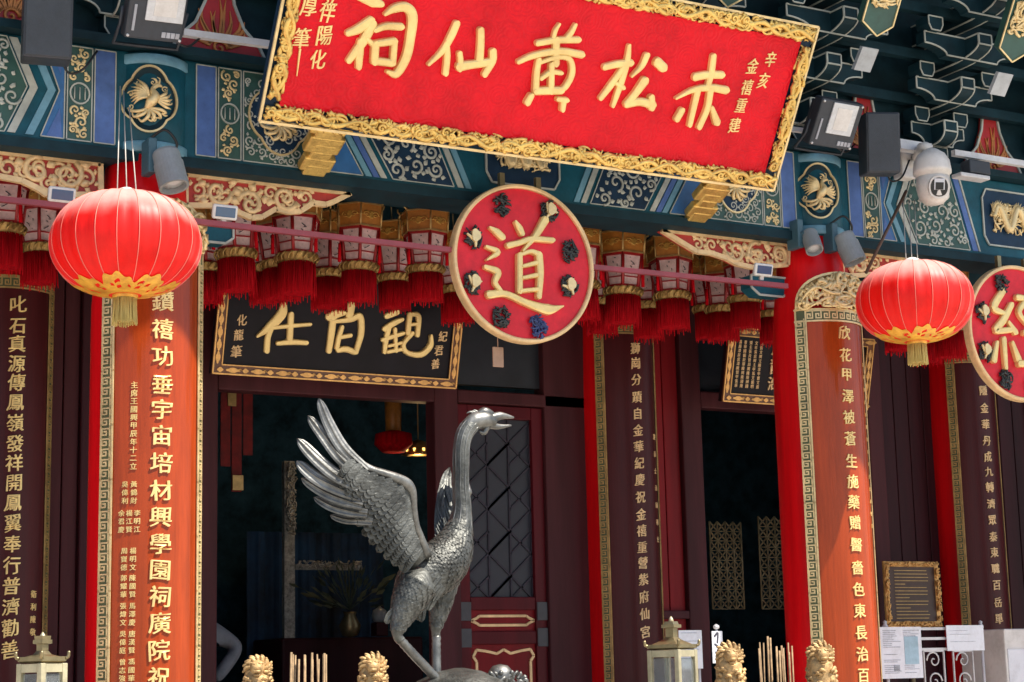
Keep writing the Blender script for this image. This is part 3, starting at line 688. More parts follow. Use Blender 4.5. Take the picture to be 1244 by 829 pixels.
# ================================================================== COUPLET BOARDS
def couplet(x, y, Rb, ztop, zbot, key, px, ypx, size, ground, letter, label, border, small=None, sx=1.0, half=60, crest=True, slant=0.0):
    t = thing('couplet_board', (x, y, zbot), label, 'couplet board', 'gold lettered couplet boards on the columns')
    bend = lambda p: Vector((x+(Rb+p.z)*math.sin(p.x/Rb), y-(Rb+p.z)*math.cos(p.x/Rb), p.y))
    arc = lambda d: R(d)*Rb
    m = MB(bend); n = 30; bw = arc(13)
    def sheet(m, d0, d1, z0, z1, n0, n1, k):
        vs = []
        for i in range(k+1):
            u = arc(d0+(d1-d0)*i/k)
            for q in ((u, z0, n0), (u, z0, n1), (u, z1, n1), (u, z1, n0)): vs.append(q)
        fs = [(i*4+j, (i+1)*4+j, (i+1)*4+(j+1) % 4, i*4+(j+1) % 4) for i in range(k) for j in range(4)]+[(0, 1, 2, 3), (k*4+3, k*4+2, k*4+1, k*4)]
        m.add(vs, fs, False)
    sheet(m, -half, half, zbot, ztop, -.035, 0, n); bd = m.build('board', ground, t)
    m = MB(bend); sheet(m, -half, -half+13, zbot, ztop, 0.001, .006, 4); sheet(m, half-13, half, zbot, ztop, .001, .006, 4)
    sheet(m, -half+13.2, half-13.2, ztop-.085, ztop, .001, .006, 16); m.build('border', KEYBG, t)
    m = MB(bend); kw = bw*.66; pitch = kw*1.15
    unit = [(.0, 0), (.0, .82), (1, .82), (1, .22), (.42, .22), (.42, .55), (.7, .55)]
    def strip(p, q, wd=.0042):
        d = Vector((q[0]-p[0], q[1]-p[1], 0)); d.normalize(); nn = Vector((-d.y, d.x, 0))*wd; e = d*wd
        a = Vector((p[0], p[1], 0))-e; c = Vector((q[0], q[1], 0))+e
        vs = [v+Vector((0, 0, zz)) for zz in (.005, .011) for v in (a-nn, c-nn, c+nn, a+nn)]
        m.add(vs, [(4, 5, 6, 7), (0, 1, 5, 4), (1, 2, 6, 5), (2, 3, 7, 6), (3, 0, 4, 7)])
    for sg in (-1, 1):
        u0 = sg*arc(half)-sg*bw*.83
        z = zbot
        while z < ztop-.09:
            pts = [(u0+sg*a*kw, z+b_*pitch) for a, b_ in unit]+[]
            for p, q in zip(pts, pts[1:]): strip(p, q)
            strip((u0, z+.82*pitch), (u0, z+pitch)); z += pitch
        for uu in (sg*(arc(half)-.005), sg*(arc(half)-bw)): 
            zz = zbot
            while zz < ztop: strip((uu, zz), (uu, min(zz+.3, ztop)), .0055); zz += .3
    u = -arc(half-13)
    while u < arc(half-13)-pitch*.5:
        pts = [(u+b_*pitch, ztop-.015-a*.05) for a, b_ in unit]
        for p, q in zip(pts, pts[1:]): strip(p, q)
        u += pitch
    for zz in (ztop-.004, ztop-.084):
        u = -arc(half)
        while u < arc(half): strip((u, zz), (min(u+.04, arc(half)), zz), .0055); u += .04
    m.build('key_fret', border, t)
    if crest:
        m = MB(bend); w2 = arc(half)*.95
        dome = [(-w2, ztop)]+[(w2*math.cos(a), ztop+.25*math.sin(a)**.75) for a in [math.pi*(1-i/20) for i in range(1, 20)]]+[(w2, ztop)]
        m.prism(dome, -.02, .01); relief(m, dome, 190, .13, .016, .012, .05); outline(m, dome, .012, .012)
        for sg in (-1, 1): m.spiral((sg*w2*.85, ztop+.04), .05, 1.4, 0, sg, .014, .02)
        m.build('crest', border if border is not DIMGOLD else DIMGOLD, t)
    for ch, yy in zip(TXT[key], ypx):
        z = P(px, yy, y-Rb).z
        if z < zbot+.05: continue
        m = MB(bend); m.glyph(ch, 0, z, size, sx, slant, .004); m.build('character', letter, t)
    if small:
        for colm in small:
            m = MB(bend)
            for ch, uu, z, s_ in colm: m.glyph(ch, uu, z, s_, 1.0, 0, .003)
            m.build('inscription', letter, t)
    return t
def smallcol(chars, u, y0, y1, px, Y, s_):
    n = len(chars); return [(c, u, P(px, y0+(y1-y0)*i/max(1, n-1), Y).z, s_) for i, c in enumerate(chars) if c != ' ']
uA = -.165
smA = [smallcol('主席王國興甲辰年十二立', uA+.015, 467, 566, 165, -.32, .040)]
for yy, cols in ((588, ('吳偉利', '黃錦財')), (623, ('余君慶', '楊江賢', '李明江')), (669, ('周寶德', '楊明文')), (702, ('郭耀華', '陳國賢')), (736, ('張煒文', '馬澤慶')), (770, ('吳偉庭', '唐漢賢')), (804, ('曾志強', '馮國華'))):
    for k, cc in enumerate(cols): smA.append(smallcol(cc, uA+(-.028+.048*k if len(cols) == 2 else -.045+.042*k), yy, yy+20, 165, -.32, .036))
yA = [366, 400, 433, 467, 498, 529, 562, 596, 628, 661, 693, 725, 757, 790, 823]
yB = [405, 432, 456, 482, 507, 533, 560, 585, 610, 635, 662, 690, 716, 742, 769, 795, 821]
ya_ = [370, 396, 418, 442, 465, 489, 514, 539, 563, 587, 611, 636, 661, 687, 712, 737, 763, 789]
yb_ = [424, 442, 462, 483, 503, 523, 543, 563, 583, 604, 625, 645, 665, 684, 704, 725, 746, 768]
yc_ = [475, 496, 516, 536, 555, 573, 592, 612, 632, 652, 671, 691, 711, 732, 752, 772, 792, 813]
couplet(XA, 0, .328, 4.02, .9, 'A', 196, yA, .120, BOARD, LETTER, 'orange lacquer couplet board with small inscriptions, under the left red lantern', PALEGOLD, smA, 1.05)
smB = [smallcol('弟子張偉文陳國明李善士周德華', .235, 445, 640, 1045, -.2, .03)]
couplet(XB, 0, .328, 4.02, .9, 'B', 1035, yB, .100, BOARD, LETTER, 'orange lacquer couplet board with arched gilt crest, beside the right red lantern', PALEGOLD, smB)
sma = [smallcol('衛利陳敬', .165, 722, 768, 47, 2.2, .05)]
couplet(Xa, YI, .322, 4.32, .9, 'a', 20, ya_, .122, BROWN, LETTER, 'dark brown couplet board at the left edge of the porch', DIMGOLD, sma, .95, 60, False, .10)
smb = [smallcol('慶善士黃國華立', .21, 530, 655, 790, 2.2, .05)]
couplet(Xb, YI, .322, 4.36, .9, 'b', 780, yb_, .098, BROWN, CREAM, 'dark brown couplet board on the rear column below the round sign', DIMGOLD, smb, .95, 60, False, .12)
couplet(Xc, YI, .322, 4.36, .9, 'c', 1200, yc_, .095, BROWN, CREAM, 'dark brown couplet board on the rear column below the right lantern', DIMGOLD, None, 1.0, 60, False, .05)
# ================================================================== BIG PLAQUE
Y0 = -.72
bl = P(314, 150, Y0); br = P(938, 228, Y0); zq = (bl.z+br.z)/2
tilt = R(30); PV = Vector((0, -math.sin(tilt), math.cos(tilt))); PN = Vector((0, -math.cos(tilt), -math.sin(tilt)))
PO = Vector((bl.x, Y0, zq)); PWD, PHT = br.x-bl.x, 1.08
TP = frame(PO, (1, 0, 0), PV, PN); TPi = TP.inverted()
t = thing('name_plaque', PO, 'huge red plaque with big gold characters and carved gilt dragon frame', 'plaque')
m = MB(TP); m.box((PWD/2, PHT/2, -.05), (PWD-.02, PHT-.02, .08)); m.build('backboard', NAVY, t)
m = MB(TP); fw = .115; m.box((PWD/2, PHT/2, -.005), (PWD-2*fw+.03, PHT-2*fw+.03, .03)); m.build('red_field', PLQ, t)
m = MB(TP)
for x0, x1, y0, y1 in ((0, PWD, 0, fw), (0, PWD, PHT-fw, PHT), (0, fw, fw, PHT-fw), (PWD-fw, PWD, fw, PHT-fw)):
    poly = [(x0+.015, y0+.012), (x1-.015, y0+.012), (x1-.015, y1-.003), (x0+.015, y1-.003)]
    L_ = max(x1-x0, y1-y0); hor = (x1-x0) > (y1-y0)
    n = int(L_/.14)
    for rep in range(2):
        pts = []
        for i in range(n+1):
            q = .02+(L_-.04)*i/n; o = (.028 if (i+rep) % 2 else -.028)*random.uniform(.6, 1.2)
            pts.append((x0+q, (y0+y1)/2+o, .02+.02*random.random()) if hor else ((x0+x1)/2+o, y0+q, .02+.02*random.random()))
        pp = cr_path(pts, 5); m.tube(pp, [.016*random.uniform(.75, 1.25) for _ in pp], 6)
    relief(m, poly, int(L_*150), .10, .013, .0, .04, 4)
    for i in range(int(L_*26)):
        c = (random.uniform(poly[0][0]+.03, poly[1][0]-.03), random.uniform(poly[0][1]+.025, poly[2][1]-.025)); m.spiral(c, random.uniform(.018, .032), 1.3, random.uniform(0, 6), random.choice((-1, 1)), .010, random.uniform(.02, .045))
m.build('gilt_frame', GOLD, t)
m = MB(TP); outline(m, [(0, 0), (PWD, 0), (PWD, PHT), (0, PHT)], .011, .012); m.build('frame_edge', PALEGOLD, t)
def chr_strokes(T, o, n, org, sc, strokes, h, base, parent, m_=LETTER, name='character', kk=1.0):
    Ti = T.inverted(); mb = MB(T)
    for i, (pts, ws) in enumerate(strokes):
        q = []; 
        for a in pts:
            p = Ti @ PP(org[0]+a[0]/sc, org[1]+a[1]/sc, o, n); q.append((p.x, p.y))
        pa = PP(org[0]+pts[0][0]/sc, org[1]+pts[0][1]/sc, o, n); dist = (pa-CAM_POS).dot(CF)
        if not hasattr(ws, '__len__'): ws = [ws]*len(pts)
        if len(ws) != len(pts): ws = [ws[0]+(ws[-1]-ws[0])*k/(len(pts)-1) for k in range(len(pts))]
        mb.stroke(q, [kk*w_/sc*dist/FPX for w_ in ws], h+.0008*i, base)
    return mb.build(name, m_, parent)
S1 = (300, 0); S2 = (600, 0); K = 3.8875
fld = PO+PN*.010
ci = [
 (S1, [([(520, -12), (590, 5), (630, 18)], [10, 24, 14]), ([(470, 155), (520, 135), (580, 95)], [14, 20, 20]), ([(588, 110), (545, 190), (475, 285)], [20, 20, 14]), ([(532, 190), (525, 250), (522, 315)], [16, 18, 14]), ([(560, 180), (592, 212)], [10, 12]),
       ([(645, 65), (690, 38), (745, 32), (775, 75), (765, 180), (745, 270), (700, 345), (655, 335)], [8, 18, 20, 22, 20, 20, 18, 8]), ([(600, 140), (650, 122), (722, 124)], [12, 15, 16]),
       ([(595, 205), (690, 192)], [14, 16]), ([(690, 195), (682, 295)], [14, 14]), ([(600, 205), (595, 290)], [17, 17]), ([(592, 285), (680, 295)], [16, 16])]),
 (S1, [([(985, 108), (960, 165), (920, 235), (852, 302)], [16, 17, 14, 8]), ([(938, 195), (940, 260), (932, 345)], [10, 14, 14]), ([(1098, 138), (1098, 200), (1092, 285)], [15, 16, 17]), ([(998, 248), (1002, 290), (998, 325)], [12, 13, 13]),
       ([(995, 312), (1060, 302), (1150, 290)], [20, 17, 17]), ([(1155, 238), (1152, 285), (1115, 350)], [16, 17, 14])]),
 (S2, [([(302, 112), (285, 140), (275, 175)], [7, 10, 10]), ([(378, 115), (360, 150), (335, 180)], [9, 12, 12]), ([(198, 202), (290, 188), (393, 186)], [13, 14, 14]), ([(288, 185), (286, 240), (286, 300)], [16, 17, 16]), ([(108, 290), (180, 260), (300, 240), (408, 256)], [11, 14, 15, 16]),
       ([(205, 280), (195, 340), (190, 430)], [13, 14, 15]), ([(210, 292), (290, 268), (350, 278), (362, 340), (335, 400), (300, 430)], [9, 10, 12, 14, 14, 12]), ([(215, 368), (260, 338), (310, 342)], [10, 12, 10]), ([(265, 300), (262, 430)], [13, 14]),
       ([(190, 428), (250, 425), (310, 425)], [16, 17, 16]), ([(168, 448), (150, 482)], [14, 16]), ([(292, 465), (335, 470)], [11, 12]), ([(320, 475), (315, 515)], [14, 12])]),
 (S2, [([(632, 212), (622, 290), (590, 400), (555, 498)], [9, 15, 15, 10]), ([(515, 315), (570, 302), (640, 295)], [14, 15, 16]), ([(600, 320), (545, 400), (497, 462)], [12, 15, 12]), ([(570, 392), (603, 412)], [9, 11]), ([(715, 258), (690, 310), (642, 358)], [15, 13, 6]),
       ([(762, 288), (793, 318)], [20, 20]), ([(705, 378), (660, 440), (618, 490)], [20, 16, 16]), ([(618, 490), (680, 478), (742, 492)], [16, 17, 18]), ([(735, 455), (737, 505)], [15, 17])]),
 (S2, [([(942, 362), (1000, 352), (1070, 352)], [17, 16, 16]), ([(1030, 262), (1020, 340), (1002, 410)], [14, 15, 13]), ([(852, 462), (930, 424), (1010, 412), (1090, 424)], [6, 12, 15, 17]), ([(955, 425), (935, 510), (917, 588)], [15, 14, 12]), ([(1015, 425), (1000, 510), (962, 598)], [15, 14, 14]),
       ([(880, 518), (856, 560)], [15, 15]), ([(1020, 505), (1045, 575)], [10, 17])])]
for org, st in ci: chr_strokes(TP, fld, PN, org, K, st, .028, .010, t, kk=1.22)
# small inscriptions on the plaque
for grp, size in (((('辛', 936, 72), ('亥', 927, 98)), .105), ((('金', 914, 80), ('禧', 907, 106), ('重', 900, 128), ('建', 892, 152)), .105), ((('立', 402, -5), ('伴', 397, 15), ('陽', 394, 43), ('化', 386, 72)), .12), ((('厚', 375, 8), ('筆', 366, 46)), .125)):
    m = MB(TP)
    for ch, px, py in grp: p = TPi @ PP(px, py, fld, PN); m.glyph(ch, p.x, p.y, size, .8, .1, .012)
    if grp[0][0] == '厚': p = TPi @ PP(364, 60, fld, PN); q = TPi @ PP(360, 92, fld, PN); m.stroke([(p.x, p.y), (q.x, q.y)], [.007, .003], .01, .011)
    m.build('inscription', LETTER, t)
# gilt supports under the plaque
for k, (pts, lab) in enumerate((([(405, 142), (400, 160), (382, 205)], 'gilt carved support under the left end of the big plaque'), ([(880, 205), (872, 225), (848, 262)], 'gilt carved support under the right end of the big plaque'))):
    p0 = P(pts[0][0], pts[0][1], -.62); p2 = P(pts[2][0], pts[2][1], -.22)
    t2 = thing('plaque_support', p2, lab, 'support', 'gilt supports of the big plaque')
    m = MB()
    for i in range(9):
        f_ = i/8; c = p2.lerp(p0, f_)
        m.box(c, (.15+.05*math.sin(i*1.9)+.05*f_, .11+.06*f_, .055), .012, Matrix.Rotation(R(-25), 3, 'X'))
    m.build('stepped_block', GOLD, t2)
    c = p2.lerp(p0, .95); m = MB(frame(c, (1, 0, 0), (0, -.3, .95), (0, -.95, -.3))); relief(m, [(-.1, -.09), (.1, -.09), (.1, .12), (-.1, .12)], 60, .1, .017, .07, .12); m.build('carving', GOLD, t2)
# ================================================================== ROUND SIGNS
def disc(cx, cz, rad, Y, label, emb):
    t = thing('round_sign', (cx, Y, cz), label, 'round sign', 'round red signs hung from the painted beam')
    T = FAC(cx, Y, cz); m = MB(T)
    circ = lambda r: [(r*math.cos(2*math.pi*i/96), r*math.sin(2*math.pi*i/96)) for i in range(96)]
    m.prism(circ(rad-.02), -.036, 0); m.build('disc', DSC, t)
    m = MB(T); pts = [(rad*math.cos(2*math.pi*i/96), rad*math.sin(2*math.pi*i/96), 0) for i in range(97)]
    n = len(pts); vs = []; prof = [(-.020, -.042), (-.018, .016), (-.010, .023), (.004, .021), (.009, .010), (.009, -.042)]
    for i in range(96):
        a = 2*math.pi*i/96
        for q, z in prof: vs.append(((rad+q)*math.cos(a), (rad+q)*math.sin(a), z))
    k = len(prof); fs = [(i*k+j, ((i+1) % 96)*k+j, ((i+1) % 96)*k+(j+1) % k, i*k+(j+1) % k) for i in range(96) for j in range(k)]
    m.add(vs, fs, False); m.build('rim', CREAM, t)
    for i, (u, v) in enumerate(emb):
        m = MB(T); relief(m, lobed(u, v, .058, .068, 5, .25, 30), 46, .07, .010, .010, .028); e = m.build('emblem', mat('verdigris', (.045, .05, .05), .5, metal=.4, var=.6, scale=30) if i != 7 else mat('blue_emblem', (.03, .05, .16), .5, var=.5, scale=30), t)
        m = MB(T); a_ = 1.2+i*.8
        for q in range(3): m.stroke([(u+.05*math.cos(a_+q*2.1), v+.055*math.sin(a_+q*2.1)), (u+.012*math.cos(a_+q*2.1+.8), v+.012*math.sin(a_+q*2.1+.8))], [.006, .012], .012, .028, 3)
        if i in (1, 2, 4, 5): m.prism(lobed(u+.008, v+.012, .026, .034, 3, .25, 20), .0, .048); m.build('gilt_detail', PALEGOLD, e)
    for s_ in (-.13, .13): m = MB(T); m.box((s_, rad+.03, -.03), (.035, .09, .03)); m.build('hanger', BRASS, t)
    return t, T
YD = -.36
a = P(549, 320, YD); c = P(720, 320, YD); rad = (c.x-a.x)/2-.01; cx = (a.x+c.x)/2
cz = (P(635, 222, YD).z+P(635, 420, YD).z)/2
em_px = [(608, 250), (665, 258), (573, 290), (690, 306), (573, 345), (689, 349), (607, 386), (652, 398)]
emb = [(P(x, y, YD).x-cx, P(x, y, YD).z-cz) for x, y in em_px]
t, T = disc(cx, cz, rad, YD, 'round red sign with gold character under the middle of the big plaque', emb)
S7 = (520, 210); dn = Vector((0, -1, 0)); do = Vector((cx, YD-.003, cz))
chr_strokes(T, do, dn, S7, K, [
 ([(285, 262), (318, 282), (345, 308)], [6, 15, 15]), ([(268, 352), (322, 378), (270, 415)], [7, 14, 4]), ([(262, 447), (322, 472), (310, 520), (335, 560)], [9, 16, 11, 10]),
 ([(280, 578), (360, 575), (460, 618), (560, 648), (628, 634)], [17, 13, 14, 22, 4]), ([(405, 235), (425, 265), (437, 292)], [7, 14, 12]), ([(545, 225), (500, 300), (440, 372)], [18, 14, 5]),
 ([(370, 347), (430, 332), (480, 316), (580, 322)], [13, 12, 12, 12]), ([(425, 392), (425, 565)], [13, 13]), ([(425, 392), (475, 375), (510, 386)], [8, 9, 12]), ([(516, 392), (522, 480), (515, 590)], [16, 15, 12]),
 ([(440, 445), (500, 430)], [8, 10]), ([(440, 500), (500, 488)], [8, 10]), ([(428, 562), (510, 554)], [9, 9])], .03, .001, t, kk=1.25)
a = P(1177, 405, YD); zc2 = (P(1240, 325, YD).z+P(1240, 490, YD).z)/2+.01; cx2 = a.x+rad
emb2 = [(u*1.0, v) for u, v in emb]
t, T = disc(cx2, zc2, rad, YD, 'round red sign cut off by the right edge of the photo', emb2)
m = MB(T)
for i, (pts, ws) in enumerate([([(-.15, .30), (-.25, .17), (-.15, .13)], [.024, .028, .014]), ([(-.08, .20), (-.17, .08), (-.25, .0), (-.10, .015)], [.022, .026, .022, .02]), ([(-.12, .07), (-.06, .0)], [.012, .024]), ([(-.25, -.09), (-.29, -.22)], [.016, .026]), ([(-.18, -.06), (-.18, -.27)], [.022, .016]), ([(-.10, -.08), (-.05, -.20)], [.014, .026]),
  ([(-.02, .26), (.14, .26), (.31, .29)], [.022, .018, .026]), ([(.05, .23), (-.01, .15), (.06, .06)], [.022, .02, .012]), ([(.16, .23), (.10, .15), (.17, .06)], [.022, .02, .012]), ([(.27, .23), (.21, .15), (.28, .06)], [.022, .02, .012]), ([(.02, .0), (.28, .02)], [.02, .024]), ([(.15, .0), (.14, -.2)], [.022, .02]), ([(-.05, -.23), (.14, -.22), (.33, -.20)], [.024, .019, .028])]):
    m.stroke([(u-.0, v) for u, v in pts], [x*1.15 for x in ws], .03+.0008*i, .001)
m.build('character', LETTER, t)
# ================================================================== BLACK PLAQUES
def dark_plaque(px_bl, px_br, px_top_y, Y, tilt_deg, label, hgt):
    a = P(*px_bl, Y); c = P(*px_br, Y); z = (a.z+c.z)/2; tl = R(tilt_deg)
    V_ = Vector((0, -math.sin(tl), math.cos(tl))); N_ = Vector((0, -math.cos(tl), -math.sin(tl))); o = Vector((a.x, Y, z)); W_ = c.x-a.x
    T = frame(o, (1, 0, 0), V_, N_); t = thing('dark_plaque', o, label, 'plaque', 'dark plaques over the doors')
    m = MB(T); m.box((W_/2, hgt/2, -.02), (W_, hgt, .04)); m.build('panel', BLACKP, t)
    fw = .07; fb = MB(T)
    for x0, x1, y0, y1 in ((0, W_, 0, fw), (0, W_, hgt-fw, hgt), (0, fw, fw, hgt-fw), (W_-fw, W_, fw, hgt-fw)): fb.box(((x0+x1)/2, (y0+y1)/2, .008), (x1-x0, y1-y0, .016))
    f_ = fb.build('frame', mat('frame_brown', (.14, .05, .02), .4), t)
    m = MB(T); outline(m, [(.006, .006), (W_-.006, .006), (W_-.006, hgt-.006), (.006, hgt-.006)], .008, .018); outline(m, [(fw, fw), (W_-fw, fw), (W_-fw, hgt-fw), (fw, hgt-fw)], .006, .018)
    q = 0.0; i = 0
    while q < W_-.1:
        for yy in (fw/2, hgt-fw/2):
            m.prism(lobed(q+.06, yy, .042 if i % 2 else .018, .014, 4, .3, 24), .016, .022)
            if i % 2: m.spiral((q+.06+.05, yy), .014, 1.2, 0, 1, .005, .02)
        q += .095; i += 1
    q = .12
    while q < hgt-.1:
        for xx in (fw/2, W_-fw/2): m.prism(lobed(xx, q, .014, .035, 4, .3, 24), .016, .022)
        q += .09
    m.build('frame_gilding', mat('frame_gold', (.75, .42, .14), .4, metal=.5, var=.3, scale=20), t)
    return t, T, o, N_
t, T, o, N_ = dark_plaque((256, 456), (553, 471), 380, 2.25, 14, 'dark plaque with three gold characters over the open doorway', .86)
S6 = (240, 230); oo = o+N_*.004
wid = .85
for st in (
  [([(405, 545), (395, 590), (340, 650), (280, 695)], [14, 20, 18, 6]), ([(350, 650), (330, 700), (325, 765)], [10, 12, 12]), ([(350, 655), (440, 645), (530, 638)], [8, 9, 8]), ([(440, 590), (432, 720)], [12, 13]), ([(375, 728), (440, 722), (512, 725)], [9, 12, 10])],
  [([(615, 605), (650, 590), (690, 585)], [15, 18, 10]), ([(640, 600), (630, 680), (618, 765)], [14, 14, 12]), ([(725, 545), (715, 600)], [16, 16]), ([(640, 625), (720, 615), (765, 600), (770, 680), (745, 770)], [8, 12, 13, 13, 11]), ([(680, 650), (665, 700), (655, 750)], [9, 11, 10]), ([(665, 700), (720, 690)], [9, 9]), ([(660, 760), (700, 755), (740, 770)], [11, 13, 11])],
  [([(890, 600), (940, 580)], [12, 12]), ([(880, 660), (930, 630), (965, 615)], [12, 12, 8]), ([(905, 640), (890, 700), (880, 770)], [11, 11, 9]), ([(870, 712), (920, 695), (970, 680)], [9, 10, 8]), ([(900, 740), (960, 725)], [7, 7]), ([(895, 768), (965, 755)], [8, 8]), ([(930, 660), (935, 765)], [8, 8]), ([(1000, 590), (990, 680)], [11, 11]), ([(1000, 590), (1040, 600), (1035, 690)], [8, 11, 10]), ([(1000, 640), (1035, 635)], [7, 7]), ([(1010, 680), (970, 730), (985, 770), (1050, 780), (1095, 740), (1100, 690)], [10, 9, 10, 13, 13, 6])]):
    chr_strokes(T, oo, N_, S6, K, st, .02, .001, t, kk=1.25)
Ti = T.inverted()
for grp in ((('化', 294, 389, .085), ('龍', 290, 407, .085), ('筆', 287, 427, .095)), (('紀', 538, 409, .085), ('君', 533, 426, .085), ('善', 529, 442, .08))):
    m = MB(T)
    for ch, px, py, s_ in grp: p = Ti @ PP(px, py, oo, N_); m.glyph(ch, p.x, p.y, s_, .9, .1, .004)
    m.build('inscription', CREAM, t)
t, T, o, N_ = dark_plaque((876, 488), (1052, 499), 400, 2.2, 14, 'dark inscribed plaque half hidden behind the right column', .62)
m = MB(T); Wd = P(1052, 499, 2.2).x-P(876, 488, 2.2).x
for cI in range(5):
    for r_ in range(11):
        m.glyph(random.choice('主席興甲辰年偉黃錦李明周寶德陳國賢文馬澤張華事'), .13+.055*cI, .50-.036*r_, .034, .9, .05, .003)
m.build('inscription', CREAM, t)
m = MB(T)
for ch, u, v, s_ in (('澤', .52, .48, .15), ('龍', .52, .33, .15), ('治', .50, .18, .12), ('仙', .80, .42, .2), ('德', .80, .2, .2)): m.glyph(ch, u, v, s_, .9, .1, .004)
m.build('lettering', CREAM, t)
# ================================================================== RED LANTERNS
def red_lantern(pc, wid, hgt, label, cord_px):
    t = thing('red_lantern', pc, label, 'lantern', 'large round red lanterns')
    a, h = wid/2, hgt/2; N = 22
    prof = []
    for i in range(25):
        th = -math.pi/2+math.pi*i/24; z = h*math.sin(th); r = a*math.cos(th)**.78 if math.cos(th) > 1e-6 else 0
        if r < .11*a: r = .11*a
        prof.append((r, z))
    mod = lambda th, z: 1-.022*abs(math.sin(N*th/2))**.6*0-.020*(1-abs(math.cos(N*th/2)))+.006*math.sin(3*th+9*z)*math.sin(14*z+th)
    m = MB(); m.lathe(prof, N*6, pc, mod); m.build('silk_shade', LRED, t)
    m = MB()
    for k in range(N):
        th = 2*math.pi*k/N; pts = [pc+Vector(((r+.001)*math.cos(th), (r+.001)*math.sin(th), z)) for r, z in prof[3:-1]]
        m.tube(pts, .0026, 4)
    m.build('ribs', LRIB, t)
    # gold foil border round the bottom, scalloped like clouds
    m = MB(); vs = []; n = 132; rows = 7
    def rz(f): 
        f = max(0, min(24, f)); i = min(23, int(f)); q = f-i; return (prof[i][0]*(1-q)+prof[i+1][0]*q, prof[i][1]*(1-q)+prof[i+1][1]*q)
    for k in range(n):
        th = 2*math.pi*k/n; top = 3.1+2.2*abs(math.sin(th*4+.5))**.6+.35*math.sin(th*24)
        for j in range(rows+1):
            r, z = rz(1.0+(top-1.0)*j/rows); r *= mod(th, z); vs.append(pc+Vector(((r+.005)*math.cos(th), (r+.005)*math.sin(th), z-.003)))
    fs = [(k*(rows+1)+j, ((k+1) % n)*(rows+1)+j, ((k+1) % n)*(rows+1)+j+1, k*(rows+1)+j+1) for k in range(n) for j in range(rows) if not (j in (2, 4) and (k//3) % 4 == 1) and not (j in (3, ) and (k//2) % 5 == 2)]
    m.add(vs, fs, True); m.build('foil_border', LGOLD, t)
    m = MB(); m.lathe([(.11*a, -h-.02), (.17*a, -h-.015), (.17*a, -h+.012), (.11*a, -h+.02)], 32, pc); m.build('bottom_ring', LGOLD, t)
    m = MB(); m.lathe([(.06*a, h-.012), (.19*a, h-.008), (.13*a, h+.018), (.06*a, h+.03), (.02*a, h+.03)], 32, pc); m.build('top_cap', WHITEP, t)
    m = MB(); fl = .145
    for k in range(64):
        th = 2*math.pi*k/64; r = .158*a*random.uniform(.85, 1); L_ = fl*random.uniform(.92, 1.05)
        p = pc+Vector((r*math.cos(th), r*math.sin(th), -h-.005)); m.tube([p, p+Vector((.003*random.uniform(-1, 1), .003*random.uniform(-1, 1), -L_*.5)), p+Vector((.1*r*math.cos(th), .1*r*math.sin(th), -L_))], [.0042, .0042, .003], 4)
    m.lathe([(.12*a, -h-.005), (.135*a, -h-fl*.9)], 20, pc); m.build('fringe', YELLOW, t)
    m = MB(); top = pc+Vector((0, 0, h+.02))
    for q in cord_px: m.tube([top+Vector((q[2], 0, 0)), P(q[0], q[1], -.45)], .0038, 4)
    m.build('cord', CORD, t)
pl = P(152, 298, -1.0); pr = P(1110, 370, -1.0)
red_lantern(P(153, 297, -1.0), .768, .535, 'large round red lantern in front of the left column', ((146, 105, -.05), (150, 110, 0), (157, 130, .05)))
red_lantern(P(1111, 367, -1.0), .762, .53, 'large round red lantern in front of the right column', ((1097, 243, -.05), (1104, 243, 0), (1111, 243, .05)))
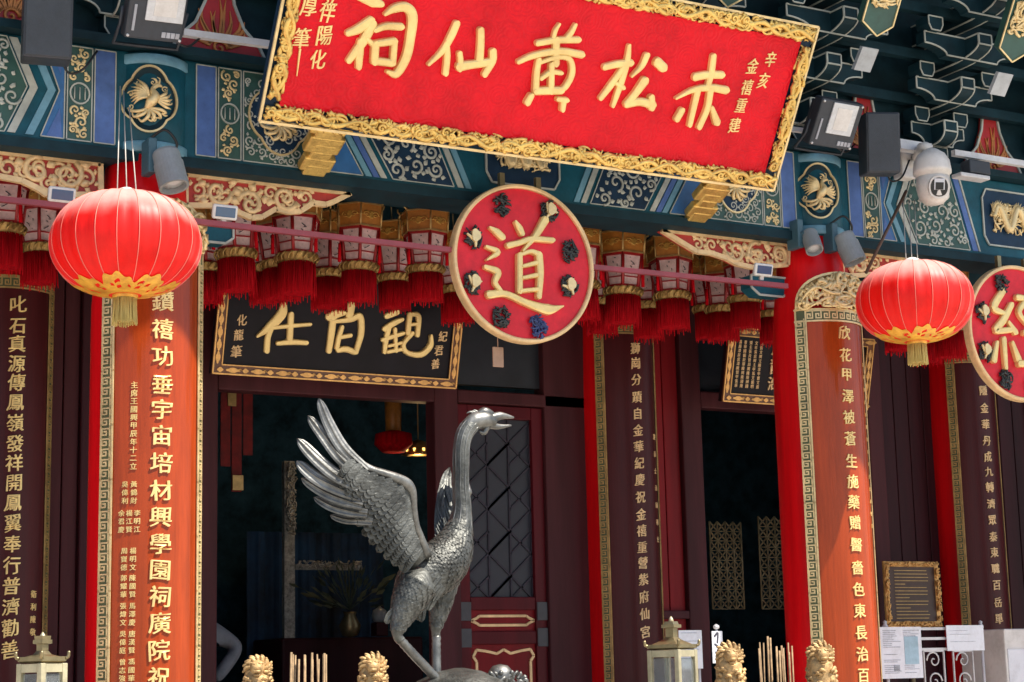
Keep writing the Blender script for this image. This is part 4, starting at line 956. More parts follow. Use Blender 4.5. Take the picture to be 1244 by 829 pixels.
# ================================================================== PALACE LANTERNS
def palace_proto():
    t = thing('palace_lantern', (0, 0, 0), '', 'lantern', 'small hexagonal palace lanterns under the porch')
    hexa = lambda r, z, ph=0: [Vector((r*math.cos(math.pi/3*k+ph), r*math.sin(math.pi/3*k+ph), z)) for k in range(6)]
    def ringband(m, r0, z0, r1, z1, th=.008):
        m.lathe([(r0-th, z0), (r0, z0), (r1, z1), (r1-th, z1), (r0-th, z0)], 6, sm=False)
    m = MB(); m.tube([(0, 0, 0), (0, 0, .5)], .006, 5); m.build('hanging_rod', BRASS, t)
    m = MB(); ringband(m, .168, -.165, .182, -.012); m.build('crown', ORANGE, t)
    m = MB()
    for k in range(6):
        a = math.pi/3*k+math.pi/6; e = Vector((math.cos(a), math.sin(a), 0)); T_ = frame(e*.152+Vector((0, 0, -.09)), (-e.y, e.x, 0), (0, 0, 1), e); q_ = MB(T_)
        for sg in (-1, 1): m.T = T_; m.spiral((sg*.035, .0), .028, 1.3, 0 if sg > 0 else math.pi, sg, .005, .004); m.leaf((sg*.01, -.03), 1.57+sg*.9, .045, .010, .004, .006); m.leaf((sg*.01, .03), -1.57-sg*.9, .04, .010, .004, .006)
        m.prism(lobed(0, 0, .014, .02, 4, .3, 16), .0, .008)
    m.T = None; h_ = hexa(.1775, -.09)
    for k in range(6): m.tube([h_[k], h_[(k+1) % 6]], .003, 4)
    m.build('crown_scrolls', mat('amber_gold', (.62, .34, .07), .45, metal=.3, var=.4, scale=20), t)
    m = MB()
    for r, z in ((.184, -.008), (.172, -.168)):
        h_ = hexa(r, z)
        for k in range(6): m.tube([h_[k], h_[(k+1) % 6]], .008, 4, sm=False)
    A, B_ = hexa(.184, 0), hexa(.172, -.168)
    for k in range(6):
        m.tube([A[k]+Vector((0, 0, .02)), B_[k]], .007, 4); 
        d = A[k].normalized(); m.tube(cr_path([A[k], A[k]+d*.02+Vector((0, 0, .015)), A[k]+d*.025+Vector((0, 0, .04))], 4), .007, 5)
    m.build('crown_frame', DIMGOLD, t)
    m = MB(); ringband(m, .118, -.415, .150, -.185, .004); m.build('painted_shade', WPANEL, t)
    m = MB(); A, B_ = hexa(.154, -.18), hexa(.121, -.42)
    for k in range(6):
        for q, w_ in ((0, .013),): m.tube([A[k], B_[k]], w_, 4)
        m.tube([A[k], A[(k+1) % 6]], .016, 4, sm=False); m.tube([B_[k], B_[(k+1) % 6]], .013, 4, sm=False)
        m.tube([A[k].lerp(B_[k], .72), A[(k+1) % 6].lerp(B_[(k+1) % 6], .72)], .006, 4, sm=False)
    for k in range(6):   # outer hanging tags at the corners
        d = A[k].normalized(); p = d*.176+Vector((0, 0, -.19)); m.tube([p, p+Vector((0, 0, -.1))], .005, 4)
    m.build('red_frame', mat('frame_red', (.33, .008, .012), .45), t)
    m = MB()
    for k in range(6):   # brush marks on the panels
        a0, a1, c0, c1 = A[k], A[(k+1) % 6], B_[k], B_[(k+1) % 6]
        for q in range(6):
            u = random.uniform(.25, .7); v = .12+.1*q; du = random.uniform(-.15, .2); dv = random.uniform(-.05, .1)
            pt = lambda u, v: (a0.lerp(a1, u)).lerp(c0.lerp(c1, u), v)*1.005
            m.tube([pt(u, v), pt(u+du, v+dv)], .0035, 3)
    m.build('brush_marks', INK, t)
    m = MB(); m.lathe([(.10, -.425), (.135, -.43), (.125, -.465), (.11, -.485), (.11, -.49)], 12, sm=False)
    for k in range(16):
        a = 2*math.pi*k/16; m.spiral((0, 0), .02, 1, 0, 1, .006) if False else m.tube(cr_path([(.128*math.cos(a), .128*math.sin(a), -.48), (.145*math.cos(a+.1), .145*math.sin(a+.1), -.45), (.128*math.cos(a+.25), .128*math.sin(a+.25), -.425)], 3), .008, 4)
    m.build('gilt_collar', mat('collar_gold', (.42, .26, .08), .45, metal=.4, var=.6, scale=30), t)
    m = MB(); rip = lambda th, z: 1+.03*math.sin(24*th)
    m.lathe([(.085, -.485), (.108, -.495), (.106, -.60), (.098, -.69), (.07, -.69)], 72, mod=rip)
    for k in range(70):
        a = 2*math.pi*k/70+random.uniform(-.03, .03); r_ = random.uniform(.108, .122); L_ = random.uniform(.20, .245); q = random.uniform(-.012, .014); w_ = random.uniform(-.05, .05)
        m.tube([(r_*math.cos(a), r_*math.sin(a), -.488), ((r_+q*.4)*math.cos(a+w_*.5), (r_+q*.4)*math.sin(a+w_*.5), -.49-L_*.5), ((r_+q)*math.cos(a+w_), (r_+q)*math.sin(a+w_), -.49-L_)], [.0055, .005, .0025], 4)
    m.build('fringe', FRINGE, t)
    for k in (1, 3, 5):
        d = hexa(.165, 0)[k]; m = MB(); m.tube([(d.x, d.y, -.17), (d.x, d.y, -.30)], .0035, 4); m.lathe([(.005, -.295), (.011, -.30), (.012, -.34), (.013, -.43), (.006, -.43)], 8, (d.x, d.y, 0)); m.build('corner_tassel', FRINGE, t)
    return t
PROTO = palace_proto()
SPOTS = [  # px centre, crown-top px y, Y, label
 (437, 249, .9, 'wide palace lantern with amber crown over the middle character of the dark plaque'),
 (516, 257, .9, 'palace lantern with amber crown touching the rim of the 道 sign, over the dark plaque'),
 (360, 241, .9, 'palace lantern whose crown hides behind the pointed tip of a carved bracket'),
 (283, 232, .9, 'palace lantern beside the solar light, next to the red lantern with the long cords'),
 (757, 276, .9, 'palace lantern with amber crown just past the rim of the 道 sign, over the brown board'),
 (812, 283, .9, 'palace lantern with amber crown under the pointed tip of the bracket beside the brown board'),
 (902, 297, .9, 'palace lantern next to the red column with the arched crest board'),
 (322, 262, 1.75, 'small rear palace lantern over the corner of the dark plaque with the doorway below'),
 (398, 271, 1.75, 'small rear palace lantern over the first gold character of the dark plaque'),
 (476, 279, 1.75, 'small rear palace lantern between the two amber crowned lanterns near the 道 sign'),
 (856, 297, 1.75, 'small rear palace lantern between the bracket tip and the arched crest board'),
 (700, 268, .9, 'palace lantern mostly hidden behind the 道 sign'),
 (4, 215, .9, 'palace lantern cut off by the left edge of the photo'),
 (46, 236, 1.75, 'rear palace lantern over the dark brown board with the 叱石 couplet'),
 (1092, 330, .9, 'palace lantern half hidden behind the red lantern near the dome camera'),
 (1150, 338, .9, 'palace lantern showing its fringe between a red lantern and the cut off round sign'),
 (246, 250, 1.75, 'small rear palace lantern peeping out behind the red lantern with the long cords'),
 (551, 283, 1.75, 'small rear palace lantern half behind the rim of the 道 sign, over the plaque end'),
 (782, 297, 1.35, 'middle row palace lantern squeezed between two amber crowned ones by the brown board'),
 (876, 302, 1.35, 'middle row palace lantern beside the teal bracket block and solar light'),
 (730, 291, 1.75, 'small rear palace lantern behind the rim of the 道 sign, over the rear red column'),
 (936, 312, 1.75, 'small rear palace lantern hanging over the half hidden inscribed plaque'),
 (339, 258, 1.35, 'middle row palace lantern behind the scalloped edge of the carved bracket'),
 (1120, 345, 1.75, 'small rear palace lantern behind the yellow tassel of the red lantern')]
zz1 = P(437, 249, .9).z; zz2 = P(398, 271, 1.75).z
for i, (px, py, Y, lab) in enumerate(SPOTS):
    p = P(px, py, Y); p.z = (zz1+.01 if Y < 1 else zz2+.03 if Y > 1.5 else (zz1+zz2)/2)+random.uniform(-.03, .03)
    o = PROTO if i == 0 else copy_tree(PROTO)
    o.location = p; o.rotation_euler = (R(random.uniform(-2.5, 2.5)), R(random.uniform(-2.5, 2.5)), R(random.uniform(-16, 16)+8)); sc_ = random.uniform(.90, 1.0); o.scale = (sc_, sc_, sc_*random.uniform(.94, 1.06)); o['label'] = lab
# ================================================================== PIPE, SOLAR LIGHTS, RAIL
Yp = -.34
def pipe(px0, py0, px1, py1, label):
    a, c = P(px0, py0, Yp), P(px1, py1, Yp); z = (a.z+c.z)/2
    m = MB(); m.tube([(a.x, Yp, a.z), (c.x, Yp, c.z)], .022, 4, sm=False); tag(m.build('red_rail', PIPE), label, 'rail', 'thin red rails along the porch')
pipe(-30, 239, 128, 256, 'thin dull red rail at the left edge behind the left red lantern'); pipe(225, 268, 556, 305, 'thin dull red rail crossing the palace lanterns left of the round sign'); pipe(712, 324, 956, 348, 'thin dull red rail crossing the palace lanterns right of the round sign')
def solar(px, py, label):
    c = P(px, py, Yp-.02); t = thing('solar_light', c, label, 'solar light', 'little solar lights clipped to the red rails'); T = frame(c, (1, 0, 0), (0, -.25, .97), (0, -.97, -.25))
    m = MB(T); m.box((0, 0, 0), (.15, .085, .03), .012); m.build('case', WHITEP, t)
    m = MB(T); m.box((0, 0, .016), (.118, .055, .006), .003); m.build('panel', SOLAR, t)
    m = MB(T); m.box((0, -.055, -.01), (.03, .03, .02), .003); m.build('clip', WHITEP, t)
solar(75, 237, 'little blue solar light just left of the left red lantern'); solar(273, 258, 'little blue solar light below the left carved bracket, right of the left lantern'); solar(927, 328, 'little blue solar light beside the right red column')
def rail(p0, p1, Y, label, th=.05):
    a, c = P(*p0, Y), P(*p1, Y); m = MB(); m.tube([a, c], th, 4, sm=False); tag(m.build('white_rail', WHITEM), label, 'rail', 'white metal rails above the painted beam')
rail((222, 40), (345, 57), -.42, 'white metal rail between the left floodlight and the big plaque', .028)
rail((945, 155), (975, 159), -.42, 'short white metal rail at the right edge of the big plaque', .022)
rail((1090, 176), (1128, 182), -.42, 'white metal rail above the dome camera', .05)
rail((1158, 186), (1290, 207), -.42, 'white metal rail right of the dome camera, below the flame panel', .03)
# ================================================================== FLOODLIGHTS AND SPEAKERS
def quadframe(px_bl, px_br, px_tl, Y, tilt_deg):
    a, c = P(*px_bl, Y), P(*px_br, Y); U = (c-a); W_ = U.length; U.normalize(); tl = R(tilt_deg)
    V_ = Vector((0, -math.sin(tl), math.cos(tl))); V_ = (V_-U*V_.dot(U)).normalized(); N_ = U.cross(V_); N_ = N_ if N_.y < 0 else -N_
    tp = PP(*px_tl, a, N_); H_ = (tp-a).dot(V_)
    return frame(a, U, V_, N_), W_, H_
def floodlight(bl_, br_, tl_, Y, label, u0, u1, v0, v1):
    T, W_, H_ = quadframe(bl_, br_, tl_, Y, 32); t = thing('floodlight', T.translation, label, 'floodlight', 'dark floodlights on the white rail')
    m = MB(T); m.box((W_/2, H_/2, -.05), (W_, H_, .09), .012); m.build('housing', SLATE, t)
    m = MB(T)
    for k in range(10): m.box((W_*(k+.5)/10, H_/2, -.11), (.008, H_*.8, .04))
    m.build('cooling_fins', SLATE, t)
    m = MB(T); m.box((W_*(u0+u1)/2, H_*(v0+v1)/2, .0), (W_*(u1-u0), H_*(v1-v0), .012), .003); m.build('lamp_glass', PANE, t)
    m = MB(T); m.box((W_*(u0+u1)/2, H_*(v0+v1)/2, .005), (W_*(u1-u0)*.6, H_*(v1-v0)*.7, .006)); m.build('led_board', WHITEP, t)
    m = MB(T)
    for k in range(9): m.box((W_*.12, H_*(.16+.05*k), -.002), (.014, .014+.006*(k % 2), .006))
    for k in range(4): m.box((W_*(.66+.08*k), H_*.12, -.002), (.022, .03, .006))
    m.build('print', INKG, t)
    m = MB(T)
    for u_ in (.05, .95):
        for v_ in (.05, .95): m.lathe([(.002, .004), (.008, .003), (.008, -.006), (.002, -.006)], 10, (W_*u_, H_*v_, 0))
    m.build('screws', WHITEM, t)
    m = MB(T); m.tube(cr_path([(W_*.5, H_*.4, -.12), (W_*.8, H_*.1, -.2), (W_*1.25, -.05, -.18), (W_*1.6, .0, -.25)], 6), .007, 5); m.build('cable', BLK, t)
    m = MB(T); m.tube([(-.02, H_*.5, -.05), (-.02, H_*.2, -.05), (-.02, -.06, -.12), (W_/2, -.08, -.2), (W_+.02, -.06, -.12), (W_+.02, H_*.5, -.05)], .010, 4); m.build('yoke', SLATE, t)
floodlight((151, 46), (221, 54), (170, -25), -.62, 'dark floodlight with white lamp above the left column', .30, .95, .34, .98)
floodlight((983, 176), (1034, 184), (1009, 121), -.62, 'dark floodlight with white lamp above the right column', .28, .86, .30, .96)
def speaker(c0, px_w, px_h, yaw, Y, label):
    c = P(*c0, Y); d = (c-CAM_POS).dot(CF)/FPX; w_, h = px_w*d, px_h*d
    t = thing('loudspeaker', c, label, 'loudspeaker', 'slate grey loudspeakers under the eave'); Rz = Matrix.Rotation(R(yaw), 4, 'Z') @ Matrix.Rotation(R(8), 4, 'X'); T = Matrix.Translation(c) @ Rz
    m = MB(T); m.box((0, 0, 0), (w_, w_*.9, h), .012); m.build('cabinet', SLATE, t)
    m = MB(T); m.box((0, -w_*.455, 0), (w_*.9, .012, h*.94), .004); m.build('grille', mat('grille', (.05, .06, .075), .7, var=.15, bump=.4, bscale=300), t)
    m = MB(T); m.box((0, -w_*.463, h*.18), (.022, .006, .022)); m.build('badge', WHITEM, t)
    m = MB(T); m.box((0, w_*.5, 0), (.05, .12, .10)); m.build('wall_bracket', SLATE, t)
    m = MB(T); m.tube(cr_path([(w_*.3, w_*.46, -h*.3), (w_*.5, w_*.6, -h*.55), (w_*.8, w_*.5, -h*.5), (w_*1.1, w_*.7, -h*.2)], 6), .007, 5); m.build('cable', BLK, t)
speaker((57, 32), 58, 88, -12, -.5, 'slate grey loudspeaker in the top left corner'); speaker((1068, 176), 42, 74, -25, -.5, 'slate grey loudspeaker beside the dome camera')
# ================================================================== SPOTLIGHTS, DOME CAMERA
def spot(c0, Y, d, sc, label, box=True):
    c = P(*c0, Y); t = thing('spotlight', c, label, 'spotlight', 'small grey spotlights on the column tops'); d = Vector(d).normalized()
    Q = d.to_track_quat('-Z', 'Y').to_matrix().to_4x4(); T = Matrix.Translation(c) @ Q; s_ = sc
    m = MB(T); m.lathe([(.03*s_, .11*s_), (.072*s_, .105*s_), (.078*s_, .09*s_), (.078*s_, .03*s_), (.084*s_, .028*s_), (.084*s_, -.12*s_), (.07*s_, -.12*s_), (.065*s_, -.09*s_), (.03*s_, -.085*s_)], 28, sm=False); m.build('housing', GREYP, t)
    m = MB(T); m.lathe([(.01, -.088*s_), (.064*s_, -.089*s_), (.064*s_, -.093*s_), (.01, -.094*s_)], 24); m.build('lens', PANE, t)
    m = MB(); m.box(c+Vector((-.085*s_, .10, .08*s_)), (.05, .13, .2), .008); m.tube([c+Vector((-.085*s_, .06, .06)), c+Vector((0, 0, .05))], .022, 6); m.build('bracket', mat('bracket_teal', (.05, .12, .16), .5), t)
    if box:
        m = MB(); m.tube(cr_path([c+Vector((-.1, .06, .17)), c+Vector((-.03, .0, .22)), c+Vector((.04, 0, .15)), c+Vector((.02, .02, .08))], 5), .008, 5); m.build('cable', BLK, t)
spot((206, 205), -.42, (.15, -.3, -1), 1.0, 'grey spotlight on the top of the left column')
spot((1031, 301), -.36, (.25, -.3, -1), .95, 'larger grey spotlight on the right side of the right column')
spot((986, 293), -.30, (-.15, -.55, -1), .72, 'smaller grey spotlight on the front of the right column', False)
c = P(1133, 218, -.62); d = (c-CAM_POS).dot(CF)/FPX; t = thing('dome_camera', c, 'white dome security camera with dark lens beside the right loudspeaker', 'security camera')
s_ = d*22
m = MB(Matrix.Translation(c)); m.lathe([(s_*.25, s_*1.75), (s_*.4, s_*1.65), (s_*.75, s_*1.4), (s_*.98, s_*1.0), (s_*1.05, s_*.5), (s_*1.05, s_*.3), (s_*.93, s_*.28), (s_*.93, s_*.1), (s_*.2, s_*.1)], 40); m.build('hood', WHITEP, t)
m = MB(Matrix.Translation(c)); m.lathe([(s_*.3, s_*.3), (s_*.9, s_*.2), (s_*.92, -s_*.5), (s_*.8, -s_*1.1), (s_*.5, -s_*1.4), (s_*.1, -s_*1.45)], 40); m.build('camera_body', WHITEP, t)
fd = Vector((-.35, -.9, -.25)).normalized(); U = Vector((0, 0, 1)).cross(fd).normalized()*-1; V_ = fd.cross(U); V_ = V_ if V_.z > 0 else -V_
T = frame(c+fd*s_*.62+Vector((0, 0, -s_*.45)), U, V_, fd)
m = MB(T); m.prism(lobed(0, 0, s_*.62, s_*.66, 4, -.05, 40), -s_*.3, s_*.28); o = m.build('face_ring', WHITEP, t)
m = MB(T); m.prism(lobed(0, 0, s_*.52, s_*.55, 4, -.05, 40), 0, s_*.30); m.build('dark_window', BLK, o)
m = MB(T); m.box((0, s_*.16, s_*.30), (s_*.60, s_*.62, s_*.06), s_*.02); m.build('lens_plate', PAPER, o)
m = MB(T); m.box((0, s_*.06, s_*.335), (s_*.46, s_*.40, s_*.03), s_*.01); m.build('lens', BLK, o)
m = MB(); p = P(1104, 200, -.3); m.tube(cr_path([c+Vector((0, 0, s_*1.7)), c+Vector((-.02, .06, s_*1.95)), p+Vector((.1, .05, .06)), p], 5), [.035]*16, 8); m.box(p+Vector((0, .05, -.0)), (.13, .1, .2), .012); m.build('wall_arm', WHITEP, t)
# flat white box beside the camera, diagonal pole
c = P(1185, 205, -.45); t = thing('junction_box', c, 'dark junction box right of the dome camera', 'junction box')
m = MB(Matrix.Translation(c)); m.box((0, 0, 0), (.2, .1, .1), .01); m.build('box', SLATE, t); m = MB(Matrix.Translation(c)); m.box((-.06, -.01, -.075), (.28, .1, .03), .006); m.build('tray', WHITEM, t)
m = MB(); m.tube([P(1101, 232, -.5), P(1052, 332, -.5)], .011, 6); tag(m.build('bamboo_pole', mat('bamboo', (.10, .05, .03), .5, var=.3, scale=20)), 'thin dark pole leaning diagonally between the dome camera and right lantern', 'pole')
c = P(605, 434, -.2); m = MB(); m.box(c, (.075, .012, .125), .004); m.tube([c+Vector((0, 0, .06)), c+Vector((0, .0, .2))], .003, 4); tag(m.build('hanging_tag', mat('tag_wood', (.42, .26, .18), .6)), 'small wooden tag hanging below the round sign', 'tag')
# ================================================================== BRONZE CRANE
YC = -2.5; cr0 = P(535, 829, YC)
t = thing('crane_statue', (cr0.x, YC, .9), 'grey bronze crane statue with raised wings and open beak before the doorway', 'statue')
def W3(px, py, dy=0): return P(px, py, YC+dy)
PXM = (W3(600, 700)-W3(500, 700)).length/100
m = MB()
path = [(582, 512, 0), (573, 516, 0), (565, 526, 0), (561, 540, 0), (560, 556, 0), (560, 575, 0), (560, 595, 0), (561, 615, 0), (560, 632, 0), (556, 650, 0), (550, 666, .0), (541, 680, 0), (529, 692, 0), (515, 702, .0), (501, 711, 0), (490, 721, 0), (482, 731, 0)]
rad_ = [7.5, 9, 9.3, 9, 8.8, 8.8, 9, 10, 12.5, 17, 23, 27, 28, 26, 21, 13, 3]
pp = cr_path([W3(*q) for q in path], 5); rr = [x*PXM for x in cr_val(rad_, 5)]
m.tube(pp, rr, 20); body = m.build('body', BRONZE, t)
m = MB(); m.tube(cr_path([W3(567, 588), W3(567, 598, -.01), W3(565, 608)], 4), [x*PXM for x in cr_val([3, 6, 3], 4)], 10); m.build('throat_bulge', BRONZE2, body)
# head
m = MB()
m.tube(cr_path([W3(567, 520), W3(577, 512), W3(590, 510.5), W3(601, 513)], 4), [x*PXM for x in cr_val([8, 10, 9.5, 6], 4)], 14); 
m.tube(cr_path([W3(578, 506), W3(588, 501.5), W3(598, 504)], 4), [x*PXM for x in cr_val([3, 6.5, 4], 4)], 10)
for dx in (0, 4, 8): m.tube(cr_path([W3(578+dx*.6, 507), W3(572+dx, 501), W3(567+dx, 502-dx*.5)], 4), [x*PXM for x in cr_val([2.2, 1.8, .7], 4)], 6)
m.build('head', BRONZE2, t)
m = MB(); m.tube(cr_path([W3(596, 509), W3(608, 505.5), W3(624, 507.5)], 5), [x*PXM for x in cr_val([6.5, 4.6, 1.2], 5)], 10); m.tube(cr_path([W3(594, 516), W3(606, 518.5), W3(621, 517)], 5), [x*PXM for x in cr_val([5, 3.2, 1], 5)], 10)
m.tube(cr_path([W3(592, 517), W3(588, 526), W3(582, 524)], 4), [x*PXM for x in cr_val([4, 3, 1], 4)], 8); m.build('beak', BRONZE2, t)
m = MB()
for dy in (-.032, .032):
    e = W3(589, 510, dy); m.lathe([(.001, -.007), (.005, -.005), (.007, 0), (.005, .005), (.001, .007)], 10, e)
m.build('eye', BLK, t)
# feather helper: thin blade with a raised shaft, grooved vanes and a pointed tip
def feather(mb, pts, w, dy0=0, dy1=0, th=.006):
    n = len(pts); pp = cr_path([W3(p[0], p[1], dy0+(dy1-dy0)*i/(n-1)) for i, p in enumerate(pts)], 6); m_ = len(pp); vs = []
    prof = ((-1, 0), (-.7, .55), (-.45, .35), (-.16, .7), (0, 1.7), (.16, .7), (.45, .35), (.7, .55), (1, 0), (.5, -.5), (-.5, -.5))
    for i, p in enumerate(pp):
        f_ = i/(m_-1); ww = w*PXM*(.55+.45*math.sin(math.pi*min(1, .15+f_*.75)))*(1 if f_ < .84 else math.sqrt(max(.004, 1-((f_-.84)/.16)**2)))
        tdir = (pp[min(i+1, m_-1)]-pp[max(i-1, 0)]).normalized(); nn = Vector((0, -1, 0)).cross(tdir).normalized()
        for q, z in prof: vs.append(p+nn*(q*ww)+Vector((0, -z*th, 0)))
    k = len(prof); fs = [(i*k+j, i*k+(j+1) % k, (i+1)*k+(j+1) % k, (i+1)*k+j) for i in range(m_-1) for j in range(k)]+[list(range(k)), list(range((m_-1)*k, m_*k))]
    mb.add(vs, fs, False)
# cast feather scales lying over neck base, breast and back
rs_ = random.Random(11)
def scales(m, pp, rr, i0, i1, k_=.75):
    def nbi(i):
        t_ = (pp[min(i+1, len(pp)-1)]-pp[i-1]).normalized(); nb_ = Vector((0, -1, 0)); nb_ = (nb_-t_*nb_.dot(t_)).normalized(); return nb_, t_.cross(nb_)
    def S(i, a, h=0):
        n1, b1 = nbi(i); e = n1*math.cos(a)+b1*math.sin(a); return pp[i]+e*(rr[i]+h)
    for i in range(i0, i1-3):
        nn_ = max(8, int(rr[i]/PXM*k_)); st = 2*math.pi/nn_
        for k in range(nn_):
            a = st*(k+.5*(i % 2)); n1, b1 = nbi(i)
            if (n1*math.cos(a)+b1*math.sin(a)).y > .4: continue
            q = st*.52
            hh_ = (.35+.5*rs_.random()); a += rs_.uniform(-.25, .25)*st
            if rs_.random() < .12: continue
            m.add([S(i, a, .0003), S(i+1, a-q, .0020*hh_), S(i+1, a, .0038*hh_), S(i+1, a+q, .0020*hh_), S(i+2, a-q*.6, .004*hh_), S(i+2, a, .006*hh_), S(i+2, a+q*.6, .004*hh_), S(i+2, a, .0005)],
                  [(0, 1, 2), (0, 2, 3), (1, 4, 5, 2), (2, 5, 6, 3), (4, 7, 5), (5, 7, 6)], False)
m = MB(); scales(m, pp, rr, 40, len(pp)-4, 1.25)
m.build('scale_feathers', BRONZE, body)
m = MB()
for k in range(7):
    a = -1.9+k*.62; q_ = []
    for i in range(4, 46, 2):
        t_ = (pp[i+1]-pp[i]).normalized(); nb_ = Vector((0, -1, 0)); nb_ = (nb_-t_*nb_.dot(t_)).normalized(); bi_ = t_.cross(nb_); q_.append(pp[i]+(nb_*math.cos(a)+bi_*math.sin(a))*rr[i]*.97)
    m.tube(q_, [.0035+.0012*math.sin(i*.9+k) for i in range(len(q_))], 5)
m.build('neck_ridges', BRONZE2, body)
# near wing: sheet of arm and coverts
wing_edge_top = [(520, 676), (512, 655), (506, 638), (503, 618), (501, 598), (495, 588), (484, 582), (470, 577), (452, 571), (438, 562), (425, 553)]
wing_edge_bot = [(500, 694), (492, 686), (480, 676), (468, 664), (458, 652), (448, 640), (440, 630), (432, 618), (424, 604), (418, 588), (414, 566)]
m = MB(); rows = []; K2 = 7
for i, (a, c) in enumerate(zip(wing_edge_top, wing_edge_bot)):
    f_ = i/10; row = []
    for j in range(K2+1):
        s2 = j/K2; x, y = a[0]+(c[0]-a[0])*s2, a[1]+(c[1]-a[1])*s2
        dy = -.10-.10*math.sin(f_*2.2)-.03*math.sin(math.pi*s2)+.05*s2
        row.append(W3(x, y, dy))
    rows.append(row)
n = len(rows); vs = [p for r_ in rows for p in r_]+[p+Vector((0, .022, 0)) for r_ in rows for p in r_]; w_ = K2+1; o_ = n*w_
fs = [(i*w_+j, i*w_+j+1, (i+1)*w_+j+1, (i+1)*w_+j) for i in range(n-1) for j in range(K2)]+[(o_+i*w_+j, o_+(i+1)*w_+j, o_+(i+1)*w_+j+1, o_+i*w_+j+1) for i in range(n-1) for j in range(K2)]
fs += [(i*w_, (i+1)*w_, o_+(i+1)*w_, o_+i*w_) for i in range(n-1)]+[(i*w_+K2, o_+i*w_+K2, o_+(i+1)*w_+K2, (i+1)*w_+K2) for i in range(n-1)]
m.add(vs, fs, True); wing = m.build('near_wing', BRONZE, t)
m = MB(); ed = [rows[i][0]+Vector((0, .01, 0)) for i in range(n)]; m.tube(cr_path(ed, 4), [x*PXM for x in cr_val([6, 5, 4.5, 4.5, 5.5, 6.5, 6, 5.5, 5, 4, 3.5], 4)], 10); m.build('wing_arm', BRONZE2, wing)
# covert feathers in overlapping rows
m = MB()
for i in [.6+.62*q for q in range(15)]:
    for j in range(1, 11):
        i0 = int(i); fr = i-i0; lp = lambda A: (A[i0][0]+(A[min(10, i0+1)][0]-A[i0][0])*fr, A[i0][1]+(A[min(10, i0+1)][1]-A[i0][1])*fr)
        a, c = lp(wing_edge_top), lp(wing_edge_bot); s2 = (j+.4*(int(i/.62+.5) % 2))/10.6; x, y = a[0]+(c[0]-a[0])*s2, a[1]+(c[1]-a[1])*s2
        d_ = Vector((c[0]-a[0], c[1]-a[1])).normalized(); d2 = (d_*.55+Vector((-.75, -.25 if i > 5 else .2))).normalized(); L_ = 9+.3*i
        f_ = i/10; dy = -.125-.10*math.sin(f_*2.2)-.03*math.sin(math.pi*s2)+.05*s2
        feather(m, [(x, y), (x+d2.x*L_*.5, y+d2.y*L_*.5), (x+d2.x*L_, y+d2.y*L_)], 4.6, dy+.0045, dy+.003, .0005)
for (x, y, dx_, dy_) in [(438, 632, -7, 5), (447, 643, -7, 7), (455, 653, -6, 8), (463, 662, -5, 9), (472, 671, -4, 9), (481, 679, -3, 9), (490, 687, -2, 8)]:
    feather(m, [(x+8, y-6), (x+2, y), (x+dx_, y+dy_)], 5.5, -.12, -.10, .004)
m.build('covert_feathers', BRONZE, wing)
prim = [([(446, 572), (418, 546), (400, 516), (387, 484)], 8.5), ([(436, 578), (412, 555), (394, 531), (374, 505)], 8.5), ([(436, 592), (408, 577), (384, 557), (361, 533)], 9), ([(440, 604), (412, 594), (382, 579), (360, 560)], 9),
        ([(440, 614), (416, 607), (392, 597), (366, 581)], 8), ([(446, 624), (424, 621), (402, 615), (381, 604)], 7), ([(452, 634), (436, 632), (418, 631), (401, 626)], 6), ([(446, 580), (430, 570), (420, 560), (426, 557)], 8), ([(448, 594), (430, 588), (414, 578), (402, 567)], 7), ([(450, 604), (432, 602), (416, 596), (404, 586)], 7), ([(452, 616), (436, 614), (420, 610), (408, 602)], 6.5)]
for i, (pts, w2) in enumerate(prim):
    m = MB(); feather(m, pts, w2*.82, -.215-.004*(i % 3), -.15+.012*i, .0045); m.build('primary_feather', BRONZE2, wing)
# far wing seen edge-on behind the neck
m = MB(); feather(m, [(548, 678), (537, 650), (538, 610), (546, 568)], 9, .16, .30, .01)
for k in range(6): feather(m, [(546, 668-6*k), (536, 654-8*k), (531+2.2*k, 646-12*k)], 5.5, .15, .20+.015*k, .005)
for k in range(5): feather(m, [(550, 655-10*k), (545, 640-12*k), (541+1.0*k, 626-12*k)], 5, .14, .17+.015*k, .005)
m.build('far_wing', BRONZE, t)
